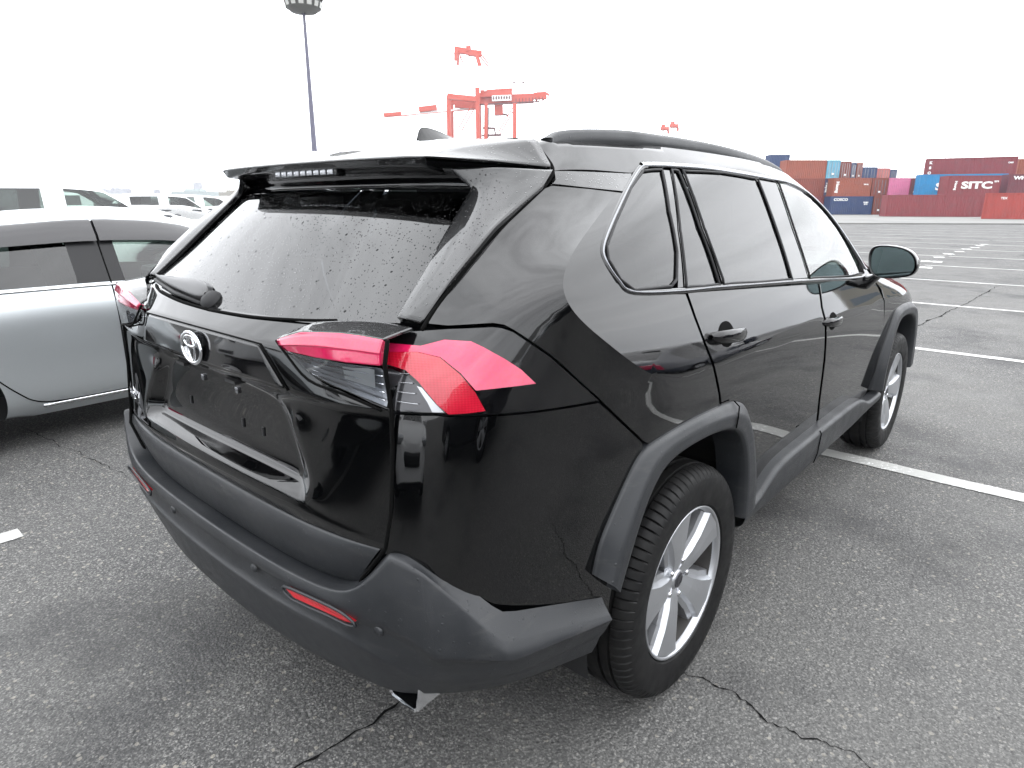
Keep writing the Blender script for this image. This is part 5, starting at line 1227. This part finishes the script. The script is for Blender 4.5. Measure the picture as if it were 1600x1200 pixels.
M_dsed = car_meshes(SED, 'blue_black_paint')
for me in M_wsuv['centre_pillar']: me.materials[0] = MATS['white_paint']
for nm in ('side_window', 'windshield', 'rear_window'):
    for me in M_wsuv[nm]+M_wsed[nm]:
        if nm != 'side_window' or sum(v.co.x for v in me.vertices)/len(me.vertices) > 1.3: me.materials[0] = MATS['pale_glass']
# neighbouring silver saloon, with its own trim
SX, SY = -1.23, 3.815
for me in M_sil['side_window']:
    xs_ = [v.co.x for v in me.vertices]
    if sum(xs_)/len(xs_) > 1.3: me.materials[0] = MATS['pale_glass']
for nm in ('windshield', 'rear_window'):
    for me in M_sil[nm]: me.materials[0] = MATS['pale_glass']
sil = put_car('saloon_car', 'silver saloon car parked to the left with smoked window visors', 'car', M_sil, (SX, SY, 0), 0)
def flank(x, k, off=0):
    """point on the silver car's right flank; k interpolates cage rows 0..8"""
    for i in range(len(SED)-1):
        if SED[i][0] <= x <= SED[i+1][0]: break
    a, b = SED[i], SED[i+1]; t = (x-a[0])/(b[0]-a[0]); _, w_, zb, zt_, zr, wr = [p+(q-p)*t for p, q in zip(a, b)]
    rows = [(-w_*.90, zb), (-w_*.985, zb+.10), (-w_*.985, zb*.55+zt_*.45), (-w_*1.0, zt_-.16), (-w_*.935, zt_), (-(wr+.045), zr-.055), (-wr, zr-.02)]
    j = min(int(k), 5); f = k-j; y = rows[j][0]+(rows[j+1][0]-rows[j][0])*f; z = rows[j][1]+(rows[j+1][1]-rows[j][1])*f
    return Vector((x, y-off, z))
def onsil(name, pts, r_, m, n=6):
    BV = SILB; P_ = []
    for p in catmull(pts, 5):
        l_, nrm, i, d_ = BV.find_nearest(p)
        if nrm.y > 0: nrm = -nrm
        P_.append(l_+nrm*.0005)
    return tube(name, P_, r_, m, sil, n)
vv = []; ff = []
for nm in ('body', 'side_window', 'centre_pillar'):
    for me in M_sil[nm]:
        k = len(vv); vv += [v.co.copy() for v in me.vertices]; ff += [tuple(i+k for i in p.vertices) for p in me.polygons]
SILB = BVHTree.FromPolygons(vv, ff)
onsil('belt_moulding', [flank(x, 3.92) for x in (-.5, 0, .5, 1.0, 1.5, 2.0, 2.25)], .009, 'chrome')
onsil('door_seam', [flank(1.03, k) for k in (4.9, 4.4, 3.9, 3.4, 2.6, 2.0, 1.4, .95, .75)], .0045, 'seam_black')
onsil('door_seam', [flank(.02, 3.9), flank(.05, 3.0), flank(.12, 2.4), flank(.30, 1.9), flank(.42, 1.35), flank(.52, .95), flank(.66, .72), flank(1.0, .70), flank(2.0, .70)], .0045, 'seam_black')
onsil('door_seam', [flank(2.08, k) for k in (3.9, 3.4, 2.6, 2.0, 1.4, .95, .75)], .0045, 'seam_black')
onsil('sill_moulding', [flank(x, .60) for x in (.55, 1.0, 1.5, 2.0, 2.3)], .012, 'chrome')
for x in (.18, 1.18):
    onsil('door_handle', [flank(x, 3.05, .02), flank(x+.10, 3.1, .03), flank(x+.2, 3.1, .02)], .014, 'chrome')
def visor(x0, x1):
    V = []; F = []; n = 14
    for i in range(n+1):
        x = x0+(x1-x0)*i/n
        for k, o_ in ((5.03, .004), (4.95, .022), (4.72, .034), (4.63, .030)):
            p = flank(x, k); l_, nrm, q, d_ = SILB.find_nearest(p)
            if nrm.y > 0: nrm = -nrm
            V.append(l_+nrm*o_)
    for i in range(n):
        for j in range(3): F.append((i*4+j, i*4+j+1, (i+1)*4+j+1, (i+1)*4+j))
    mesh_obj('window_visor', V, F, 'visor_smoke', sil, smooth=True)
visor(-.15, 1.02); visor(1.035, 2.12)
wp_ = [(0, 12.0-SX*0, 0)]
put_car('estate_car', 'tall white estate car standing behind the silver saloon', 'car', M_wsuv, (.72, 11.9, 0), 0)
put_car('saloon_car', 'low white saloon seen from behind, between the silver saloon and the far rows', 'car', M_wsed, (2.35, 8.1, 0), R(150))
grp = 'white cars parked in the far rows'
lab = ['white %s in the far rows, %s' ]
far = []
rr = random.Random(11)
def ray_pt(u, D): # ground point seen at picture column u (of 1600) and distance D, used only to choose places for the rows
    yaw = R(41.11)-math.atan((u-800)/1000/math.cos(R(-15.69))*1.0)
    return Vector((-1.606+D*math.cos(yaw), -1.616+D*math.sin(yaw)))
spec = [(176, 26, 'e', 'dark', 8), (205, 22, 's', 'white', 0), (238, 25, 'e', 'white', 0), (262, 20, 's', 'white', 90), (296, 27, 'e', 'white', 0), (322, 19, 's', 'white', 90), (350, 24, 's', 'dsed', 0), (380, 30, 'e', 'white', 0),
        (182, 30, 's', 'white', 0), (218, 33, 's', 'white', 0), (250, 36, 'e', 'white', 0), (283, 38, 's', 'dsed', 0), (315, 36, 's', 'white', 0), (345, 40, 'e', 'white', 0), (150, 26, 's', 'white', 0), (120, 24, 'e', 'white', 0), (60, 22, 's', 'white', 0), (95, 19, 's', 'white', 0)]
adj = ['first', 'second', 'third', 'fourth', 'fifth', 'sixth', 'seventh', 'eighth', 'ninth', 'tenth', 'eleventh', 'twelfth', 'thirteenth', 'fourteenth', 'fifteenth', 'sixteenth', 'seventeenth', 'eighteenth']
order = sorted(range(len(spec)), key=lambda i: spec[i][0])
for rank, i in enumerate(order):
    u, D, k, c_, rz = spec[i]; p = ray_pt(u, D)
    MM = {'e': {'white': M_wsuv, 'dark': M_dark}, 's': {'white': M_wsed, 'dsed': M_dsed}}[k][c_]
    colr = {'white': 'white', 'dark': 'black', 'dsed': 'dark blue'}[c_]; kind_ = 'estate car' if k == 'e' else 'saloon'
    put_car('estate_car' if k == 'e' else 'saloon_car', '%s %s in the far rows, %s counted from the left' % (colr, kind_, adj[rank]), 'car', MM, (p.x, p.y, 0), R(rz), 'cars parked in the far rows', wheels=D < 24)
# cars standing behind and beside the photographer, seen in the bodywork
put_car('estate_car', 'black estate car beside the photographer, mirrored in the doors', 'car', M_dark, (-3.9, -4.9, 0), R(3), 'cars mirrored in the bodywork')
put_car('saloon_car', 'silver saloon behind the photographer, mirrored in the tailgate', 'car', M_sil, (-6.6, 1.6, 0), R(-4), 'cars mirrored in the bodywork')
put_car('saloon_car', 'white saloon facing the tailgate, mirrored in it', 'car', M_wsed, (-7.0, -1.2, 0), R(3), 'cars mirrored in the bodywork')
put_car('estate_car', 'white estate car further back, mirrored in the tailgate', 'car', M_wsuv, (-7.4, 4.6, 0), R(0), 'cars mirrored in the bodywork')
put_car('saloon_car', 'dark saloon parked to the right, out of the picture, mirrored in the doors', 'car', M_dsed, (2.6, -5.4, 0), R(-2), 'cars mirrored in the bodywork')
put_car('saloon_car', 'second dark saloon to the right, nearer the mast, mirrored in the doors', 'car', M_dsed, (9.5, -6.0, 0), R(2), 'cars mirrored in the bodywork')
# ---------------------------------------------------------------- containers
CC = dict(navy=(.022, .045, .12), rust=(.19, .045, .032), rust2=(.25, .068, .042), maroon=(.19, .034, .042), maroon2=(.13, .032, .045), red=(.30, .045, .038), pink=(.55, .16, .28), blue=(.014, .20, .42), sky=(.12, .34, .46), salmon=(.42, .13, .12))
for k, c_ in CC.items():
    def fc(c=c_):
        def fn(t, b):
            v = coords(t); n_ = noise_n(t, v, .9, 6, .65)
            L(t, mixc(t, rng(t, n_, .45, .75, 0, .6), c, tuple(x*.55+.03 for x in c)), b.inputs['Base Color'])
        return fn
    mat('steel_'+k, c_, .6, fn=fc())
mat('lettering_white', (.75, .75, .74), .6)
def container(rec, extra=False):
    x0, y0, x1, y1, tier, h, c_, lab, tx = rec
    a = Vector((x0, y0, 0)); b = Vector((x1, y1, 0)); e = b-a; L_ = e.length; e.normalize(); n_ = Vector((-e.y, e.x, 0))
    if n_.dot(a-Vector((-1.6, -1.6, 0))) < 0: n_ = -n_
    z0 = tier*2.6+.012
    t_ = empty('shipping_container', lab, 'container', (x0, y0, z0), math.atan2(e.y, e.x))
    sg = 1 if Vector((-e.y, e.x, 0)).dot(n_) > 0 else -1   # depth direction in local y
    W_ = 2.44; short = L_ < 3; D_ = 6.06 if short else W_
    # corrugated walls as one skin
    V = []; F = []
    def wall(p, q, inw, n):
        k = len(V); d_ = (q-p)/n
        for i in range(n+1):
            for j, (f, s_) in enumerate(((.0, 0), (.25, 1), (.5, 1), (.75, 0))):
                if i == n and j: break
                pt = p+d_*(i+f)+inw*(.035*s_+.02)
                V.append(Vector((pt.x, pt.y, .12))); V.append(Vector((pt.x, pt.y, h-.08)))
        m_ = (len(V)-k)//2
        for i in range(m_-1): F.append((k+2*i, k+2*i+2, k+2*i+3, k+2*i+1))
    X, Y = Vector((1, 0, 0)), Vector((0, sg, 0)); O = Vector((0, 0, 0))
    nf = max(3, int(L_/.28)); ns = max(3, int(D_/.28))
    wall(O, X*L_, Y, nf); wall(O+Y*D_, X*L_+Y*D_, -Y, nf); wall(O, Y*D_, X, ns); wall(X*L_, X*L_+Y*D_, -X, ns)
    mesh_obj('wall_panel', V, F, 'steel_'+c_, t_)
    bm = bmesh.new(); add_box(bm, (L_/2, sg*D_/2, h-.05), (L_-.06, D_-.06, .06)); add_box(bm, (L_/2, sg*D_/2, .10), (L_-.06, D_-.06, .1)); bm_obj('roof_and_floor', bm, 'steel_'+c_, t_, smooth=False)
    bm = bmesh.new()
    for x in (.06, L_-.06):
        for y in (.06, D_-.06): add_box(bm, (x, sg*y, h/2), (.12, .12, h))
    for z in (.07, h-.05):
        for y in (.05, D_-.05): add_box(bm, (L_/2, sg*y, z), (L_-.24, .09, .12))
        for x in (.05, L_-.05): add_box(bm, (x, sg*D_/2, z), (.09, D_-.24, .12))
    bm_obj('frame', bm, 'steel_'+c_, t_, smooth=False)
    def lett(s, size, x, z, vert=False, bold=.02, wide=1.0, name='lettering'):
        M_ = Matrix.Translation((x, -sg*.012, z)) @ Matrix.Rotation(R(90), 4, 'X')
        if sg < 0: M_ = Matrix.Translation((x, .012, z)) @ Matrix.Rotation(R(90), 4, 'X')
        if vert: M_ = M_ @ Matrix.Rotation(R(-90), 4, 'Z')
        if wide != 1: M_ = M_ @ Matrix.Diagonal((wide, 1, 1, 1))
        text_obj(name, s, size, 'lettering_white', t_, M_, .004, bold)
    FL = [(0, 0)]
    if tx == 'ZIM': lett('COSCO', .50, L_*.24, h*.82, bold=.02, wide=1.2); lett('WHSU\n2290', .25, L_*.84, h*.62)
    if tx == 'V1': lett('Hapag', .55, L_*.86, h*.50, True, .03)
    if tx == 'V2': lett('Heung', .60, L_*.10, h*.50, True, .03); lett('WH 22', .22, L_*.86, h*.65)
    if tx == 'SITC': lett('SITC', 1.15, L_*.56, h*.50, bold=.05, wide=1.55); lett('Heung', .42, L_*.16, h*.5, True, .02); lett('2290', .25, L_*.92, h*.7)
    if tx == 'S1': lett('SITC', 1.3, L_*.37, h*.42, bold=.05, wide=1.4)
    if tx == 'W1': lett('WHL', .55, 1.4, h*.82, bold=.03, wide=1.4)
    if tx == 'K':
        for i in range(3): lett('K8O'[i], .50, L_*.03+.30, h*(.78-.27*i), bold=.03)
        lett('CAIU', .25, L_*.93, h*.7)
    if c_ == 'red': lett('TEX', .30, 1.6, h*.80, bold=.01)
    # door bars on short (end-on) containers
    if short:
        for f in (.18, .38, .62, .82): box_obj('door_bar', (L_*f, -sg*.02, h/2), (.05, .04, h*.8), 'lamp_bowl', t_)
        box_obj('number_plate', (L_*.5, -sg*.02, h*.25), (.3, .02, .25), 'lettering_white', t_)
for rec in CONT: container(rec)
# lower containers that carry the far upper ones (seen only between the nearer stacks)
SUP = {}
for rec in CONT:
    x0, y0, x1, y1, tier, h, c_, lab, tx = rec
    if tier == 0: continue
    have = [r_ for r_ in CONT if r_[4] == tier-1 and abs((r_[0]+r_[2])/2-(x0+x1)/2)+abs((r_[1]+r_[3])/2-(y0+y1)/2) < 3]
    if have: continue
    for k in range(tier):
        container((x0, y0, x1, y1, k, 2.59, ['maroon', 'rust', 'navy'][(k+len(SUP)) % 3], '%s container carrying the %s' % (['lowest', 'second', 'third'][k], lab[:60]), ''))
    SUP[len(SUP)] = 1
# ---------------------------------------------------------------- quay cranes
mat('crane_red', (.46, .055, .028), .5); mat('crane_white', (.80, .80, .79), .5); mat('crane_dark', (.10, .03, .03), .6)
def quay_crane():
    O = Vector((CRANE0[0], CRANE0[1], 0)); e = Vector((CRANE1[0], CRANE1[1], 0))-O; S_ = e.length/255; rz = math.atan2(e.y, e.x)
    t_ = empty('quay_crane', 'red quay crane with raised apex frame and long lowered boom', 'crane', (O.x, O.y, 0), rz)
    def P(u, v, y=0): return Vector(((u-602)*S_, y, 1.4+(321-v)*.3278*1.0))
    def beam(name, a, b, w_=1.0, m='crane_red', y=0, h=None):
        a, b = P(*a, y), P(*b, y); d_ = b-a; L_ = d_.length
        q = d_.to_track_quat('X', 'Z').to_matrix(); return box_obj(name, (a+b)/2, (L_, w_, h or w_), m, t_, rot=q)
    legs = [(704, 166, 322), (748, 155, 322), (760, 170, 322), (804, 176, 322)]
    for y in (0, 16):
        beam('leg', (705, 166), (703, 321), 1.9, y=y); beam('leg', (748, 155), (749, 321), 2.0, y=y)
        beam('leg', (804, 176), (804, 321), 1.9, y=y); beam('leg', (761, 176), (758, 321), 1.7, 'crane_dark' if y else 'crane_red', y=y)
        beam('sill_beam', (700, 314), (808, 314), 1.6, y=y)
        beam('brace', (743, 173), (719, 211), .45, y=y); beam('brace', (801, 182), (779, 217), .45, y=y)
        beam('portal_beam', (703, 167), (748, 171), 2.4, y=y)
    beam('boom', (602.5, 190), (629, 188), 2.6, y=8, h=1.8); beam('boom_lattice', (629, 190.5), (657, 187.5), .8, 'crane_white', y=8); beam('boom_cable', (629, 191.5), (748, 182), .35, 'crane_red', y=6); beam('boom_rail', (629, 186), (657, 183), .5, 'crane_white', y=8)
    beam('boom', (657, 182), (684, 179), 2.8, y=8, h=2.4); beam('boom_lattice', (657, 187.5), (748, 179.5), .9, 'crane_white', y=8)
    beam('girder', (712, 174), (748, 176), 3.0, y=8, h=3.4); beam('girder', (746, 169), (833, 166), 3.2, y=8, h=4.2); beam('girder', (830, 163.5), (853, 163), 2.4, y=8, h=2.6)
    beam('machine_house', (752, 161), (800, 158), 7, y=8, h=3.2); beam('walkway', (748, 176.5), (842, 172), .5, 'crane_dark', y=4, h=.6)
    for i in range(12): beam('railing_post', (752+i*8, 157.5-i*.1), (752+i*8, 153.5-i*.1), .25, y=5)
    for i in range(9): beam('girder_rib', (806+i*5, 175.5-i*.4), (806+i*5, 168-i*.3), .35, 'crane_dark', y=4.2)
    beam('sign_board', (769.5, 167.8), (799, 166.6), .2, 'crane_white', y=3.9, h=2.6)
    for i in range(7): beam('sign_character', (772+i*4, 169.6-i*.15), (772+i*4, 164.8-i*.15), .15, 'crane_dark', y=3.75, h=.55)
    for i in range(7): beam('sign_character', (770.6+i*4, 167.6-i*.15), (773.4+i*4, 167.4-i*.15), .15, 'crane_dark', y=3.7, h=.3)
    beam('operator_cabin', (773, 183), (786, 182.6), 4, y=8, h=4.6); beam('cabin_ladder', (770, 178), (770, 189), .6, 'crane_white', y=6); beam('cable_loop', (786, 188), (794, 190), .8, 'crane_dark', y=8)
    beam('spreader', (753, 219), (783, 218), 1.0, 'crane_dark', y=8); beam('spreader', (754, 208), (774, 208.5), .9, 'crane_dark', y=8); beam('hoist', (772, 208), (775, 219), .7, 'crane_dark', y=8)
    for y in (3, 13):
        beam('apex_leg', (717, 98), (716, 117), 1.5, y=y); beam('apex_leg', (746, 104), (752, 124), 1.7, y=y); beam('apex_brace', (752, 106), (764, 120), .5, y=y)
        beam('apex_post', (716, 117), (704, 166), 1.3, 'crane_white', y=y); beam('apex_post', (752, 124), (760, 158), 1.3, 'crane_white', y=y)
        beam('apex_brace', (720, 106), (725, 113), .5, y=y)
    beam('apex_beam', (714, 99), (736, 102), 2.2, y=8, h=2.6); beam('apex_beam', (734, 103), (754, 105), 2.6, y=8, h=2.6); beam('apex_winch', (731, 98), (738, 97.5), 3, y=8, h=2.2); beam('apex_beam', (717, 98), (717, 110), 1.0, y=8)
    beam('stay', (717, 99), (640, 185), .3, 'crane_white', y=8); beam('stay', (752, 105), (848, 162), .3, 'crane_white', y=8)
    beam('end_frame', (833, 160), (852, 158), 1.2, y=8); beam('end_frame', (852, 158), (857, 162), .8, y=8); beam('end_frame', (838, 160), (838, 170), .7, y=8); beam('end_frame', (848, 158), (848, 169), .7, y=8)
    for u in (803, 817): beam('floodlight', (u-2, 143.5), (u+2, 143.3), 1.0, 'crane_dark', y=8, h=.5); beam('floodlight_mast', (u, 144), (u, 160), .18, 'crane_white', y=8)
quay_crane()
for (x, y, z, lb) in ((387, 211, 49.5, 'left of two distant crane heads above the car roof, red with white mast'), (380, 201, 49.8, 'right of two distant crane heads above the car roof, red with white mast')):
    t_ = empty('distant_crane', lb, 'crane', (x, y, 0), R(-40), 'distant crane heads over the roof')
    box_obj('mast', (0, 0, (z-3)/2), (1.1, 1.1, z-3), 'crane_white', t_); box_obj('mast', (3, 0, (z-4)/2), (.8, .8, z-4), 'crane_white', t_)
    box_obj('crane_head', (1, 0, z-2), (5.4, 2, 2.2), 'crane_red', t_, bevel=.4); box_obj('crane_cap', (0, 0, z-.5), (2.2, 1.5, 1.6), 'crane_red', t_); box_obj('crane_hook', (3.5, 0, z-4), (1.2, 1, 2), 'crane_red', t_)
# ---------------------------------------------------------------- high light mast
mat('mast_paint', (.095, .092, .135), .5); mat('lamp_face', (.55, .55, .52), .2, .3); mat('lamp_case', (.10, .10, .09), .5)
def light_mast(loc, H, label, R0=.50, R1=.20):
    t_ = empty('light_mast', label, 'light mast', loc)
    V, F = lathe([(R0, 0), (R0*.9, H*.25), (R0*.72, H*.5), (R0*.55, H*.75), (R1, H)], 14, 'z'); mesh_obj('pole', V, F, 'mast_paint', t_, smooth=True)
    V, F = lathe([(.4, H-.1), (1.9, H+.1), (2.4, H+.5), (2.45, H+.62)], 24, 'z'); mesh_obj('head_frame', V, F, 'lamp_case', t_, smooth=True)
    for k in range(2):
        n = 14
        for i in range(n):
            a_ = 2*math.pi*(i+.5*k)/n; r_ = 2.55+.35*k; z = H+1.05+1.25*k
            q = Matrix.Rotation(a_, 3, 'Z') @ Matrix.Rotation(R(18), 3, 'Y')
            o = box_obj('floodlight', (r_*math.cos(a_), r_*math.sin(a_), z), (.35, .95, 1.0), 'lamp_case', t_, rot=q, bevel=.06)
            c_ = Vector((r_*math.cos(a_), r_*math.sin(a_), z))+q @ Vector((.185, 0, 0))
            l_ = box_obj('lamp_glass', c_, (.02, .70, .74), 'lamp_face', t_, rot=q)
    V, F = lathe([(2.4, H+.6), (2.75, H+2.9), (2.2, H+3.1), (0, H+3.2)], 24, 'z'); mesh_obj('head_ring', V, F, 'lamp_case', t_, smooth=True)
light_mast((60.0, 94.5, 0), 29.6, 'tall light mast with a crown of floodlights left of the red crane')
light_mast((24, -70, 0), 22, 'light mast across the lot, seen mirrored in the rear door glass')
# ---------------------------------------------------------------- far buildings
mat('far_wall', (.20, .20, .22), .8); mat('far_wall_dark', (.14, .14, .17), .8); mat('far_pale', (.36, .40, .40), .7); mat('far_window', (.12, .15, .18), .2); mat('far_roof', (.30, .55, .55), .6); mat('far_beige', (.26, .245, .21), .8)
def block(rec, label, m='far_wall', cat='building', group=None, depth=14, fl=3.2):
    x0, y0, x1, y1, h = rec[:5]; a = Vector((x0, y0, 0)); b = Vector((x1, y1, 0)); e = b-a; L_ = e.length; e.normalize(); n_ = Vector((-e.y, e.x, 0)); sg = 1
    if n_.dot(a) < 0: sg = -1
    t_ = empty('apartment_block' if cat == 'building' else 'warehouse', label, cat, (x0, y0, 0), math.atan2(e.y, e.x), group)
    box_obj('wall', (L_/2, sg*depth/2, h/2), (L_, depth, h), m, t_)
    V = []; F = []; nx = max(2, int(L_/3.4)); nz = max(1, int(h/fl))
    for i in range(nx):
        for j in range(nz):
            x = L_*(i+.5)/nx; z = fl*(j+.6); 
            if z > h-.8: continue
            k = len(V); w2 = L_/nx*.3
            V += [(x-w2, -sg*.06, z-.6), (x+w2, -sg*.06, z-.6), (x+w2, -sg*.06, z+.6), (x-w2, -sg*.06, z+.6)]; F.append((k, k+1, k+2, k+3))
    if F: mesh_obj('windows', V, F, 'far_window', t_, kind='stuff')
    box_obj('roof', (L_/2, sg*depth/2, h+.6), (L_*.45, depth*.5, 1.2), m, t_)
    return t_
words = ['at the left end of the skyline', 'beside the left end tower']+['number %s along the skyline' % w_ for w_ in adj[:0]]
for i, rec in enumerate(CITY):
    k = rec[5]
    if k == 'l': lb = 'low pale city block in the middle of the skyline, %s of nine' % adj[i-11]
    elif k == 'c': lb = 'grey apartment tower in the left cluster of the skyline, %s of ten' % adj[i-1]
    else: lb = {0: 'slim tower at the left end of the skyline', 20: 'slim tower rising from the low blocks of the skyline', 21: 'tallest lone tower on the skyline above the white warehouse'}[i]
    block(rec, lb, 'far_wall' if i % 2 else 'far_wall_dark', group='distant city blocks', depth=18)
block(WH1, 'long white warehouse with pale green roof bands beyond the parked cars', 'far_pale', 'warehouse')
block(WH2, 'long beige warehouse right of the white one beyond the parked cars', 'far_beige', 'warehouse')
block((108, -15, 105, -27, 8), 'grey warehouse across the lot, mirrored in the side windows', 'far_beige', 'warehouse', depth=30)

# ---------------------------------------------------------------- the damp air over the port
hz = bpy.data.materials.new('haze'); hz.use_nodes = True; t = hz.node_tree; t.nodes.clear()
o_ = N(t, 'ShaderNodeOutputMaterial'); pv = N(t, 'ShaderNodeVolumePrincipled'); pv.inputs['Color'].default_value = (.93, .95, 1, 1); pv.inputs['Density'].default_value = .00032; pv.inputs['Anisotropy'].default_value = .2
t.links.new(pv.outputs[0], o_.inputs['Volume']); MATS['haze'] = hz
box_obj('haze', (1100, 850, 39), (3040, 3540, 80), 'haze', kind='stuff')
